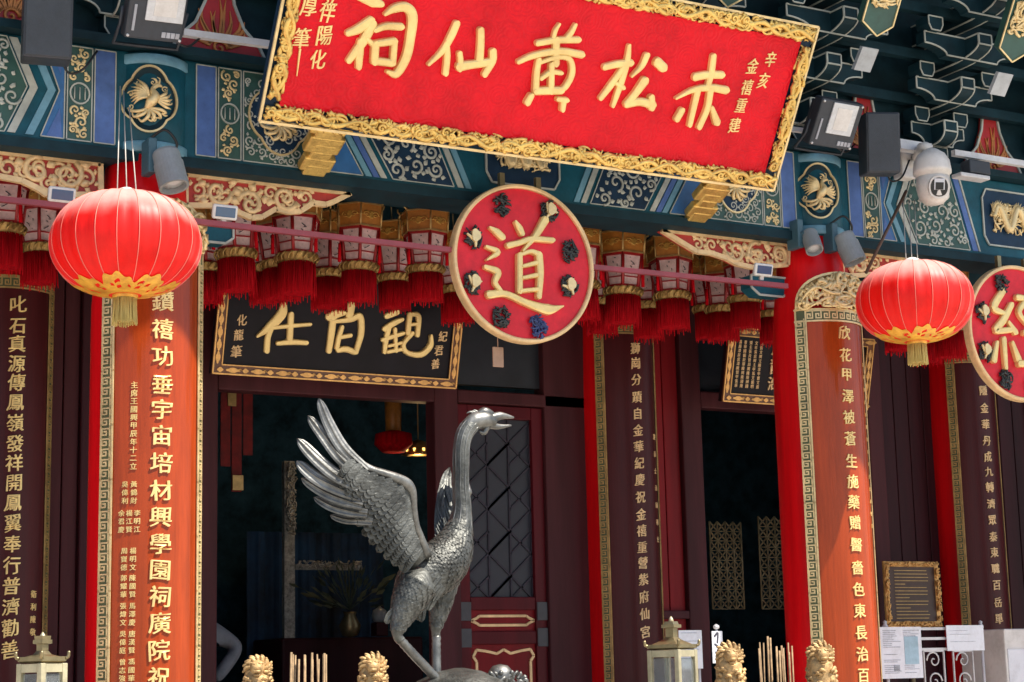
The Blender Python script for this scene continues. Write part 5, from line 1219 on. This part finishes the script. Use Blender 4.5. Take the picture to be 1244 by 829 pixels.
# tail and belly feathers
m = MB()
for k in range(22):
    a = random.uniform(0, 1); x, y = 548-62*a+random.uniform(-10, 14), 690+44*a+random.uniform(-8, 16)
    feather(m, [(x, y), (x-6, y+8), (x-10, y+17)], 4.5, -.125+.05*a, -.115+.06*a, .004)
for k in range(7): feather(m, [(522-3*k, 712+2*k), (514-2.5*k, 736+2*k), (512-2*k, 756-k)], 5, -.03+.01*k, -.02+.01*k, .005)
m.build('body_feathers', BRONZE, t)
for dy, pts, rr_ in ((-.07, [(515, 694), (506, 711), (494, 735), (485, 759), (483, 772), (487, 779)], [8, 22, 17.5, 9.5, 5.5, 5]), (.07, [(541, 690), (538, 706), (535, 732), (531, 755), (529.5, 768), (530, 775)], [8, 18, 13, 8, 5, 4.6])):
    m = MB(); m.tube(cr_path([W3(x, y, dy) for x, y in pts], 5), [q*PXM for q in cr_val(rr_, 5)], 14); th_ = m.build('thigh', BRONZE, t)
    m = MB(); tp_ = cr_path([W3(x, y, dy) for x, y in pts], 9); tr_ = [q*PXM for q in cr_val(rr_, 9)]; scales(m, tp_, tr_, 8, 34, 1.25); m.build('thigh_feathers', BRONZE, th_)
    m = MB(); sh_ = [(484, 775), (502, 795), (522, 816), (540, 836), (546, 850)] if dy < 0 else [(530, 772), (530, 800), (531, 825), (534, 850)]
    q_ = cr_path([W3(x, y, dy*(1-.6*i/4)) for i, (x, y) in enumerate(sh_)], 8); m.tube(q_, [(4.4+.8*abs(math.sin(i*1.5)))*PXM for i in range(len(q_))], 10); m.build('shank', BRONZE2, t)
# dragon tortoise that carries the crane
cT = W3(596, 842); t = thing('tortoise_statue', (cT.x, YC, .9), 'dark bronze dragon tortoise at the foot of the crane, mostly below the photo', 'statue')
m = MB(); m.T = Matrix.Translation(cT-Vector((.16, 0, 0))) ; m.lathe([(.02, .115), (.10, .10), (.19, .06), (.25, 0), (.27, -.06), (.2, -.1), (.05, -.12)], 28); 
m.build('shell', BRONZE, t)
m = MB(); hd = W3(608, 821, -.05); m.lathe([(.002, .052), (.035, .044), (.056, .02), (.062, -.01), (.05, -.05), (.03, -.08)], 20, hd); m.tube(cr_path([hd+Vector((-.1, .05, -.1)), hd+Vector((-.03, .0, -.05)), hd], 4), .05, 12)
for k in range(16):
    a = k*.42; p = hd+Vector((.085*math.cos(a), .02*math.sin(a*3)-.03, -.02+.02*math.sin(a*2)))
    m.tube(cr_path([p, p+Vector((.02*math.cos(a), -.01, .015)), p+Vector((.028*math.cos(a+.9), -.01, .0)), p+Vector((.012*math.cos(a+1.4), -.012, -.012))], 4), .009, 6)
for sg in (-1, 1): m.lathe([(.002, .012), (.010, .006), (.010, -.006), (.002, -.012)], 10, hd+Vector((.028*sg, -.055, .012)))
m.build('dragon_head', BRONZE2, t)
m = MB(); 
for k in range(12):
    p = W3(560+random.uniform(-6, 14), 823+random.uniform(-4, 6), random.uniform(-.06, .02)); m.spiral((0, 0), .02, 1.2, 0, 1, .008, 0) if False else m.tube(cr_path([p, p+Vector((.02, 0, .018)), p+Vector((.035, 0, .0)), p+Vector((.02, 0, -.012))], 4), .009, 6)
m.build('mane', BRONZE2, t)
m = MB(); m.box((cT.x-.16, YC, .45), (.9, .7, .9), .03); m.box((cT.x-.16, YC, 1.15), (.62, .46, .50), .02); tag(m.build('stone_pedestal', STONE), 'stone pedestal under the bronze crane, below the photo', 'pedestal')
# ================================================================== GILT LIONS ON POSTS, INCENSE
def lion(px, py_top, Y, hpx, label):
    p = P(px, py_top, Y); d = (p-CAM_POS).dot(CF)/FPX; H_ = hpx*d; s_ = 36*d
    base = Vector((p.x, Y, p.z-H_)); t = thing('gilt_lion', base, label, 'lion figure', 'gilt lion figures in the foreground')
    hc = Vector((p.x, Y, p.z-s_*.42)); yaw = Matrix.Rotation(R(-25), 3, 'Z')
    rnd = random.Random(px)
    m = MB(); m.tube(cr_path([base, base+Vector((0, 0, H_*.3)), hc+Vector((0, .01, -.3*s_)), hc], 5), [s_*x for x in cr_val([.52, .5, .44, .3], 5)], 16)
    for sg in (-1, 1): m.tube(cr_path([base+yaw@Vector((sg*.3*s_, -.4*s_, 0)), base+yaw@Vector((sg*.3*s_, -.38*s_, H_*.35)), hc+yaw@Vector((sg*.22*s_, -.1*s_, -.45*s_))], 4), [s_*x for x in cr_val([.17, .14, .18], 4)], 10)
    m.build('body', LIONG, t)
    m = MB()
    for k in range(120):
        a = rnd.uniform(0, 6.28); z = base.z+rnd.uniform(.02, .8)*(H_-.35*s_); r_ = s_*(.5-.10*(z-base.z)/H_); e = Vector((math.cos(a), math.sin(a), 0)); tg = Vector((-e.y, e.x, 0)); q0 = Vector((p.x, Y, z))+e*r_
        m.tube(cr_path([q0-tg*.10*s_, q0+e*.05*s_+Vector((0, 0, .07*s_)), q0+tg*.10*s_, q0+e*.03*s_-Vector((0, 0, .06*s_))], 3), [s_*x for x in cr_val([.05, .065, .055, .03], 3)], 5)
    m.build('carved_curls', LIONG, t)
    m = MB()
    m.tube(cr_path([hc+yaw@Vector((0, .1*s_, 0)), hc+yaw@Vector((0, -.15*s_, .02*s_)), hc+yaw@Vector((0, -.42*s_, -.08*s_))], 5), [s_*x for x in cr_val([.26, .27, .16], 5)], 14)
    for sg in (-1, 1):
        m.lathe([(.001, .05*s_), (.05*s_, .03*s_), (.055*s_, 0), (.04*s_, -.04*s_), (.001, -.05*s_)], 10, hc+yaw@Vector((sg*.13*s_, -.33*s_, .09*s_)))
        m.tube([hc+yaw@Vector((sg*.05*s_, -.36*s_, .15*s_)), hc+yaw@Vector((sg*.22*s_, -.26*s_, .18*s_))], [.05*s_, .03*s_], 6)
    m.tube([hc+yaw@Vector((-.12*s_, -.5*s_, -.10*s_)), hc+yaw@Vector((.12*s_, -.5*s_, -.10*s_))], .05*s_, 8)
    m.tube([hc+yaw@Vector((-.11*s_, -.44*s_, -.22*s_)), hc+yaw@Vector((.11*s_, -.44*s_, -.22*s_))], .045*s_, 8)
    m.build('head', LIONG, t)
    m = MB()
    for ring_, (r0, L_, n, yy) in enumerate(((.24, .22, 13, -.12), (.30, .24, 15, .02), (.30, .20, 13, .16))):
        for k in range(n):
            a = 2*math.pi*(k+.5*ring_)/n; dr = Vector((math.cos(a), 0, math.sin(a))); tg = Vector((-math.sin(a), 0, math.cos(a))); l_ = L_*rnd.uniform(.6, .95)
            q0 = hc+yaw@(dr*r0*s_+Vector((0, yy*s_, 0))); q1 = q0+yaw@(dr*l_*.6*s_+tg*.05*s_); q2 = q0+yaw@(dr*l_*s_+tg*.12*s_+Vector((0, -.04*s_, 0)))
            m.tube(cr_path([q0, q1, q2], 3), [s_*x for x in cr_val([.085, .075, .03], 3)], 6)
    for k in range(26):
        a = rnd.uniform(0, 6.28); z = base.z+rnd.uniform(.15, .75)*H_*.8; q0 = Vector((p.x+.42*s_*math.cos(a), Y+.42*s_*math.sin(a), z)); m.tube(cr_path([q0, q0+Vector((.1*s_*math.cos(a), .1*s_*math.sin(a), .08*s_)), q0+Vector((.05*s_*math.cos(a), .05*s_*math.sin(a), -.1*s_))], 3), [s_*x for x in cr_val([.09, .07, .03], 3)], 6)
    m.build('mane', LIONG, t)
    m = MB(); m.box((p.x, Y, base.z/2), (.26, .26, base.z), .02); m.box((p.x, Y, base.z-.05), (.34, .34, .098), .015); tag(m.build('stone_post', STONE), label.replace('gilt lion figure', 'stone post under the gilt lion'), 'post', 'stone posts in the foreground')
lion(313, 797, -3.3, 90, 'gilt lion figure left of the left incense bundle'); lion(453, 795, -3.3, 90, 'gilt lion figure right of the left incense bundle')
lion(886, 782, -3.3, 100, 'gilt lion figure beside the brass lantern on the right'); lion(996, 781, -3.3, 100, 'gilt lion figure in front of the right column board')
def incense(px0, px1, ys, Y, label, group, n):
    a, c = P((px0+px1)/2, 860, Y), None
    cen = P((px0+px1)/2, 829, Y); ba = Vector((cen.x, Y, 1.28))
    t = thing('incense_burner', (cen.x, Y, 0), label.replace('incense stick standing', 'bronze burner holding sticks'), 'incense burner'); m = MB()
    m.lathe([(.12, 0), (.14, .5), (.10, .8), (.24, .95), (.30, 1.1), (.30, 1.27), (.33, 1.30), (.33, 1.33), (.28, 1.33), (.26, 1.28), (.02, 1.28)], 32, (cen.x, Y, 0)); m.build('bowl', BRASS, t)
    rnd = random.Random(px0)
    for k in range(n):
        px = px0+(px1-px0)*(k+.5)/n+rnd.uniform(-2, 2); top = P(px+rnd.uniform(-2, 2), rnd.uniform(*ys), Y+rnd.uniform(-.08, .08)); foot = Vector((top.x+rnd.uniform(-.012, .012), top.y, 1.29))
        m = MB(); m.tube([foot, top], rnd.uniform(.0032, .0048), 6); tag(m.build('incense_stick', INCENSE), label, 'incense stick', group)
incense(352, 388, (792, 802), -2.9, 'tan incense stick standing in the bundle between the gilt lions before the doorway', 'incense sticks between the gilt lions', 10); incense(391, 399, (790, 796), -2.75, 'taller incense stick standing beside the bundle, just before the crane', 'taller incense sticks by the crane', 3)
incense(918, 966, (770, 795), -2.9, 'thin incense stick standing in the bundle before the dark lattice doorway', 'incense sticks before the lattice doorway', 13)
# ================================================================== BRASS CANDLE LANTERNS
def brass_lantern(px, pyt, Y, hw, rot, body, label, levels):
    """levels: px heights of finial top, cap bottom, neck bottom, roof bottom"""
    d = (P(px, pyt, Y)-CAM_POS).dot(CF)/FPX; zt = P(px, pyt, Y).z; x = P(px, pyt, Y).x
    zc_, zn, zr_ = [zt-(l_-pyt)*d for l_ in levels]; w_ = hw*d; zb = zr_-.42
    t = thing('brass_lantern', (x, Y, zb), label, 'lantern', 'pagoda topped brass lanterns in the foreground')
    T = Matrix.Translation(Vector((x, Y, 0))) @ Matrix.Rotation(R(rot), 4, 'Z'); sq = math.pi/4
    m = MB(T); m.lathe([(.002, zt), (.010, zt-.012), (.012, zt-.022), (.006, zt-.032), (.010, zt-.04), (.018, zc_+.01), (.018, zc_)], 14); m.build('finial', body, t)
    m = MB(T); m.lathe([(.03, zc_+.022), (w_*.42, zc_+.004), (w_*.52, zc_+.008), (w_*.52, zc_-.006), (w_*.32, zc_-.008), (w_*.32, zn)], 4, ph=sq, sm=False)
    m.lathe([(w_*.34, zn), (w_*.5, zn-.012), (w_*1.18, zr_+.012), (w_*1.30, zr_+.016), (w_*1.30, zr_), (w_*1.1, zr_-.006), (.02, zr_-.008)], 4, ph=sq, sm=False)
    for k in range(4):
        a = math.pi/2*k+sq; e = Vector((math.cos(a), math.sin(a), 0)); m.tube(cr_path([e*w_*1.25+Vector((0, 0, zr_+.01)), e*w_*1.38+Vector((0, 0, zr_+.015)), e*w_*1.42+Vector((0, 0, zr_+.035))], 3), .007, 5)
    m.build('pagoda_roof', BRASS, t)
    m = MB(T); hw_ = w_*.80
    for sx in (-1, 1):
        for sy in (-1, 1): m.box((sx*hw_, sy*hw_, (zr_+zb)/2-.004), (.024, .024, zr_-zb-.008), .003)
    for sx in (-1, 1):
        m.box((sx*hw_, 0, zr_-.025), (.02, 2*hw_-.026, .03)); m.box((0, sx*hw_, zr_-.025), (2*hw_-.026, .02, .03)); m.box((sx*hw_, 0, zb+.02), (.02, 2*hw_-.026, .03)); m.box((0, sx*hw_, zb+.02), (2*hw_-.026, .02, .03))
    m.build('frame', body, t)
    m = MB(T); 
    for sx in (-1, 1): m.box((sx*hw_, 0, (zr_+zb)/2), (.004, 2*hw_-.03, zr_-zb-.09)); m.box((0, sx*hw_, (zr_+zb)/2), (2*hw_-.03, .004, zr_-zb-.09))
    m.build('glass_pane', GLASS, t)
    m = MB(T); m.lathe([(.03, zb+.036), (.03, zb+.22), (.026, zb+.225), (.004, zb+.225), (.003, zb+.25)], 14); m.build('candle', PAPER, t)
    m = MB(T); m.box((0, 0, zb/2), (.3, .3, zb), .02); tag(m.build('stone_post', STONE), label.replace('brass lantern', 'stone post under the brass lantern'), 'post', 'stone posts in the foreground')
brass_lantern(52, 768, -3.2, 22, 28, PALEBRASS, 'pale brass lantern with pagoda roof at the bottom left', (780, 791, 803))
brass_lantern(815, 749, -2.9, 24, 24, PALEBRASS, 'old brass lantern with pagoda roof right of the middle', (761, 774, 787))
# ================================================================== NOTICES, FRAMED TABLET
def paper(px0, px1, py0, py1, Y, label, name, lines, parent=None, sk=0):
    a = P(px0, py1, Y); c = P(px1, py0, Y); w_, h = c.x-a.x, P(px0, py0, Y).z-a.z
    t = thing(name, (a.x+w_/2, Y, a.z), label, 'notice'); T = FAC(a.x, Y, a.z); m = MB(T); m.box((w_/2, h/2, 0), (w_, h, .006)); m.build('sheet', PAPER, t)
    m = MB(T); rnd = random.Random(px0)
    for k in range(lines*2):
        v = h*(.93-.86*k/max(1, lines*2))
        for c0, c1 in (((.06, .48), (.55, .92)) if lines > 8 else ((.08, .9),)):
            if lines > 8 and c0 > .5 and .25 < v/h < .82: continue
            if rnd.random() < .25: continue
            u = c0; e_ = c0+(c1-c0)*rnd.uniform(.45, 1)
            while u < e_:
                q = rnd.uniform(.018, .055); m.box((w_*(u+q/2), v, .004), (w_*q*.85, h*rnd.uniform(.008, .014), .003)); u += q
    m.build('print', INKG, t)
    if lines > 8: m = MB(T); m.box((w_*.74, h*.54, .004), (w_*.34, h*.54, .003)); m.build('colour_block', mat('pale_blue_ink', (.36, .52, .62), .7), t); m = MB(T); m.box((w_*.36, h*.2, .004), (w_*.14, h*.12, .003)); m.build('small_picture', INKG, t)
    return t
YN = .6
paper(1072, 1118, 762, 825, YN, 'white printed notice on the left of the notice stand', 'notice_sheet', 12); paper(1151, 1194, 760, 791, YN, 'smaller white notice on the right of the notice stand', 'notice_sheet', 3)
p0, p1 = P(1075, 757, YN+.03), P(1191, 757, YN+.03); t = thing('notice_stand', ((p0.x+p1.x)/2, YN+.03, .6), 'silver rack stand holding two white notices at the bottom right', 'stand')
m = MB()
for p in (p0, p1): m = MB(); m.tube([(p.x, YN+.03, .6), (p.x, YN+.03, p.z-.02)], .012, 8); m.lathe([(.012, -.03), (.022, -.015), (.022, 0), (.012, .012), (.016, .03), (.002, .04)], 12, (p.x, YN+.03, p.z-.02)); m.lathe([(.02, .6), (.13, .605), (.13, .62), (.02, .64)], 20, (p.x, YN+.03, 0)); m.build('post', WHITEM, t)
m = MB()
for py in (764, 776, 789): z = P(1130, py, YN+.03).z; m.box(((p0.x+p1.x)/2, YN+.03, z), (p1.x-p0.x, .012, .02))
m.build('rails', WHITEM, t)
paper(826, 852, 766, 813, .2, 'blank white sheet behind the old brass lantern', 'notice_sheet', 2)
t = paper(866, 877, 767, 806, -.2, 'narrow white sign with black drawing behind the right gilt lion', 'picture_sign', 0)
a = P(866, 806, -.2); T = FAC(a.x, -.2, a.z); m = MB(T)
for q in ([(.02, .17), (.045, .19), (.04, .13)], [(.02, .12), (.05, .10)], [(.025, .07), (.045, .05), (.03, .03)]): m.stroke(q, .007, .002, .003)
m.build('drawing', INK, t)
m = MB(); pz = P(871.5, 765, -.2).z
for px in (871.5,): m.tube([(P(px, 780, -.19).x, -.185, .6), (P(px, 780, -.19).x, -.185, pz)], .009, 8); m.lathe([(.004, 0), (.02, .01), (.02, .025), (.004, .035)], 12, (P(px, 780, -.19).x, -.185, pz))
m.tube([(P(828, 780, .2).x, .215, .6), (P(828, 780, .2).x, .215, P(828, 766, .2).z)], .009, 8); m.tube([(P(850, 780, .2).x, .215, .6), (P(850, 780, .2).x, .215, P(850, 766, .2).z)], .009, 8)
tag(m.build('sign_stand', WHITEM), 'thin silver stand behind the old brass lantern and white sheet', 'stand')
# framed tablet
Yt = YI-.33+.24; a = P(1078, 762, 2.1); c = P(1139, 682, 2.1); w_, h = c.x-a.x, P(1078, 682, 2.1).z-a.z
t = thing('framed_tablet', (a.x+w_/2, 2.1, a.z), 'brown text tablet in carved gilt frame between the right columns', 'tablet'); T = FAC(a.x, 2.1, a.z)
m = MB(T); m.box((w_/2, h/2, -.02), (w_*.86, h*.88, .03)); m.build('panel', mat('tablet_brown', (.07, .035, .025), .45), t)
m = MB(T); f2 = .045
for x0, x1, y0, y1 in ((0, w_, 0, f2), (0, w_, h-f2, h), (0, f2, f2, h-f2), (w_-f2, w_, f2, h-f2)):
    m.box(((x0+x1)/2, (y0+y1)/2, -.01), (x1-x0, y1-y0, .02)); relief(m, [(x0, y0), (x1, y0), (x1, y1), (x0, y1)], int(60*max(x1-x0, y1-y0)/.4), .07, .009, .004, .025, 4)
m.build('gilt_frame', mat('frame_gold', (.75, .42, .14), .4, metal=.5, var=.3, scale=20), t)
m = MB(T)
for k in range(15):
    L_ = w_*.62*(random.uniform(.25, .5) if k in (4, 8, 11) else random.uniform(.9, 1)); m.box((w_*.18+L_/2, h*(.86-.052*k), .0), (L_, h*.011, .006))
m.build('lettering', DIMGOLD, t)
m = MB(); m.tube([(a.x+w_/2, 2.16, .6), (a.x+w_/2, 2.16, a.z+.3)], .02, 8); m.lathe([(.02, .6), (.16, .602), (.16, .63), (.02, .65)], 20, (a.x+w_/2, 2.16, 0)); m.box((a.x+w_/2, 2.15, a.z+.3), (.1, .02, .2)); m.build('stand', BRASS, t)
# scrolled white panels under the notices
for px0, px1, lab in ((1124, 1146, 'white scroll ironwork panel left of the two below the notices'), (1160, 1181, 'white scroll ironwork panel right of the two below the notices')):
    a = P(px0, 829, 1.1); c = P(px1, 791, 1.1); w_ = c.x-a.x; z1 = c.z; T = FAC(a.x, 1.1, 0); m = MB(T); 
    outline(m, [(0, .62), (w_, .62), (w_, z1), (0, z1)], .008, 0); z = z1-.07; k = 0
    while z > .7:
        m.spiral((w_*.5, z), w_*.36, 1.3, 0 if k % 2 else math.pi, 1 if k % 2 else -1, .008); z -= w_*.78; k += 1
    tag(m.build('iron_screen', WHITEM), lab, 'screen', 'white scroll ironwork panels')
# white cabinet at the right edge
a = P(1224, 829, .9); c = P(1270, 764, .9); t = thing('white_cabinet', ((a.x+c.x)/2, 1.1, .6), 'white cabinet at the bottom right edge of the photo', 'cabinet')
zt = P(1235, 764, .9).z; m = MB(); m.box(((a.x+c.x)/2, 1.15, (zt+.6)/2), (c.x-a.x, .5, zt-.6), .01); m.build('carcass', WHITEP, t); m = MB()
for z in (zt-.3, zt-.62): m.box(((a.x+c.x)/2, .896, z), (c.x-a.x-.04, .008, .28)); 
m.build('drawer_front', PAPER, t)
# ================================================================== INSIDE THE DOORWAY
p = P(288, 530, 4.0); t = thing('hanging_banner', p, 'dim red and gold banner hanging inside the doorway on the left', 'banner')
m = MB(); 
for k, (x, z0, z1) in enumerate(((-.10, -.25, .6), (0, -.45, .6), (.10, -.15, .6))): m.box((p.x+x, 4.0+.01*k, p.z+(z0+z1)/2), (.085, .012, z1-z0), .004)
m.build('cloth', mat('old_banner', (.20, .012, .012), .8, var=.6, scale=8), t); m = MB(); m.box((p.x-.05, 3.985, p.z+.42), (.07, .01, .36)); m.build('gold_strip', DIMGOLD, t); m = MB(); m.box((p.x, 3.98, p.z-.38), (.09, .012, .12)); m.build('gold_strip', DIMGOLD, t)
p = P(478, 540, 4.6); t = thing('palace_tassel', p, 'dim red tassel lamp inside the doorway, behind the raised wing', 'lamp')
m = MB(); m.lathe([(.06, .42), (.075, .40), (.07, .12), (.05, .1)], 12, p); m.build('amber_shade', ORANGE, t); m = MB(); m.lathe([(.05, .12), (.16, .09), (.17, .0), (.10, -.07), (.05, -.06)], 24, p); m.tube([p+Vector((0, 0, .4)), p+Vector((0, 0, 1.2))], .006, 4); m.build('tassel', FRINGE, t)
p = P(508, 548, 4.8); t = thing('altar_lamp', p, 'lit golden lamp glowing inside the doorway, left of the crane neck', 'lamp')
m = MB(); m.lathe([(.02, .1), (.07, .08), (.1, .03), (.12, -.02), (.15, -.035), (.02, -.04)], 20, p); m.tube([p+Vector((0, 0, .1)), p+Vector((0, 0, 1.1))], .006, 4); m.build('shade', DIMGOLD, t)
m = MB()
for k in range(8): a = .785*k; m.box(p+Vector((.105*math.cos(a), .105*math.sin(a), .0)), (.02, .02, .03))
m.build('flame_window', LIT, t)
lp_ = bpy.data.lights.new('altar_lamp_light', 'POINT'); lp_.energy = 4; lp_.color = (1, .66, .3); lp_.shadow_soft_size = .06; lo_ = bpy.data.objects.new('altar_lamp_light', lp_); C.objects.link(lo_); lo_.parent = t; lo_.location = (0, 0, -.12)
p = P(420, 740, 5.6); t = thing('altar', (p.x, 5.6, .6), 'dim altar with added blue sheet for haze deep inside the doorway', 'altar')
m = MB(); a = P(335, 760, 5.6); c = P(505, 760, 5.6); zt = P(420, 775, 5.6).z; m.box(((a.x+c.x)/2, 5.8, (zt+.6)/2), (c.x-a.x, .7, zt-.6), .02); m.build('table', WOOD, t)
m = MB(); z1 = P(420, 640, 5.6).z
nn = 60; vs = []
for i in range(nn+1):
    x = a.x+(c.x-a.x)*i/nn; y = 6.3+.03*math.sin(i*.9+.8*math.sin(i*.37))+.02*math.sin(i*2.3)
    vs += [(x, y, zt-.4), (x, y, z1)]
m.add(vs, [(2*i, 2*i+2, 2*i+3, 2*i+1) for i in range(nn)], True); m.build('blue_haze_sheet', HAZEB, t)  # pleated blue sheet added in place of the doorway's bluish smoke and glow
m = MB(); q0 = P(353, 650, 5.5); q1 = P(353, 560, 5.5)
T = FAC(q0.x, 5.5, 0); m.T = T; relief(m, [(-.05, q0.z), (.05, q0.z), (.05, q1.z), (-.05, q1.z)], 130, .1, .010, 0, .04); m.box((0, (zt+q1.z)/2, -.05), (.1, q1.z-zt, .06)); m.build('carved_post', mat('silver_carving', (.42, .42, .40), .45, metal=.3, var=.6, scale=30), t)
m = MB(FAC(0, 5.5, 0)); q0 = P(360, 686, 5.5); q1 = P(440, 678, 5.5); m.box(((q0.x+q1.x)/2, q0.z-.02, -.03), (q1.x-q0.x, .05, .04)); relief(m, [(q0.x, q0.z-.04), (q1.x, q0.z-.04), (q1.x, q0.z+.04), (q0.x, q0.z+.04)], 70, .1, .009, 0, .04); m.build('carved_rail', MATS['silver_carving'], t)
p = P(425, 745, 5.3); t = thing('flower_vase', (p.x, 5.3, zt), 'dim leafy bouquet in a vase on the altar inside the doorway', 'vase')
m = MB(); m.lathe([(.02, zt), (.07, zt+.01), (.10, zt+.10), (.05, zt+.19), (.06, zt+.22), (.02, zt+.22)], 20, (p.x, 5.3, 0)); m.build('vase', BRASS, t)
m = MB(); rv = random.Random(5)
for k in range(90):
    a = rv.uniform(0, 6.28); e_ = rv.uniform(.1, 1.4); L_ = rv.uniform(.1, .42); q = Vector((p.x, 5.3, zt+.24)); d_ = Vector((math.cos(a)*math.cos(e_)*1.3, math.sin(a)*math.cos(e_), math.sin(e_))); c_ = q+d_*L_; sd_ = d_.orthogonal().normalized()
    m.add([c_, c_+d_*.05+sd_*.025, c_+d_*.11, c_+d_*.05-sd_*.025], [(0, 1, 2, 3)])
    if k % 4 == 0: m.tube([q, c_], .004, 4)
m.build('leaves', mat('leaf_green', (.05, .075, .055), .7, var=.5), t)
p = P(461, 748, 5.15); t = thing('porcelain_jar', (p.x, 5.15, zt), 'small pale porcelain jar on the altar behind the crane', 'jar')
m = MB(); m.lathe([(.03, -.06), (.055, -.05), (.07, .0), (.06, .045), (.02, .07), (.01, .08)], 20, p); m.build('jar', mat('porcelain', (.30, .33, .36), .35, var=.3), t)
m = MB(); m.box((p.x, 5.15, (p.z-.062+zt)/2), (.12, .12, p.z-.062-zt), .01); m.build('wooden_stand', WOOD, t)
# ---- grey sleeve: a person standing behind the door jamb
el = P(289, 787, 3.0); px_ = el.x-.42; hz = el.z-1.02+.0
def person_mesh(name, V, E, rads, m_, parent, root=0):
    me = bpy.data.meshes.new(name); me.from_pydata([tuple(v) for v in V], E, []); o = bpy.data.objects.new(name, me); C.objects.link(o)
    o.modifiers.new('skin', 'SKIN'); 
    sv = me.skin_vertices[0].data
    for i, r_ in enumerate(rads): sv[i].radius = (r_, r_*.85)
    sv[root].use_root = True; s_ = o.modifiers.new('sub', 'SUBSURF'); s_.levels = s_.render_levels = 2
    dg = bpy.context.evaluated_depsgraph_get(); dg.update(); m2 = bpy.data.meshes.new_from_object(o.evaluated_get(dg)); bpy.data.objects.remove(o)
    m2.materials.append(m_)
    for p in m2.polygons: p.use_smooth = True
    o = bpy.data.objects.new(name, m2); C.objects.link(o); o.parent = parent; return o
t = thing('person', (px_, 3.0, .6), 'person in grey long sleeves standing behind the door jamb, only a bent elbow showing', 'person')
fz = .0
V = [(0, 0, 1.0), (0, 0, 1.22), (0, 0, 1.42), (0, 0, 1.52), (0, -.02, 1.66), (.19, 0, 1.40), (el.x-px_, -.02, el.z-.6), (.20, -.12, 1.02), (-.19, 0, 1.40), (-.25, 0, 1.12), (-.24, -.06, .86), (.10, 0, .92), (.11, 0, .5), (.11, .02, .08), (.11, -.14, .04), (-.10, 0, .92), (-.11, 0, .5), (-.11, .02, .08), (-.11, -.14, .04)]
E_ = [(0, 1), (1, 2), (2, 3), (3, 4), (2, 5), (5, 6), (6, 7), (2, 8), (8, 9), (9, 10), (0, 11), (11, 12), (12, 13), (13, 14), (0, 15), (15, 16), (16, 17), (17, 18)]
person_mesh('body', V, E_, [.15, .15, .17, .06, .105, .085, .075, .05, .07, .05, .035, .10, .07, .05, .04, .10, .07, .05, .04], SHIRT, t)
m = MB(Matrix.Translation(Vector((px_, 3.0, .6)))); m.lathe([(.01, 1.80), (.07, 1.78), (.105, 1.72), (.11, 1.66), (.08, 1.60)], 20, (0, .012, 0)); m.build('hair', HAIR, t)
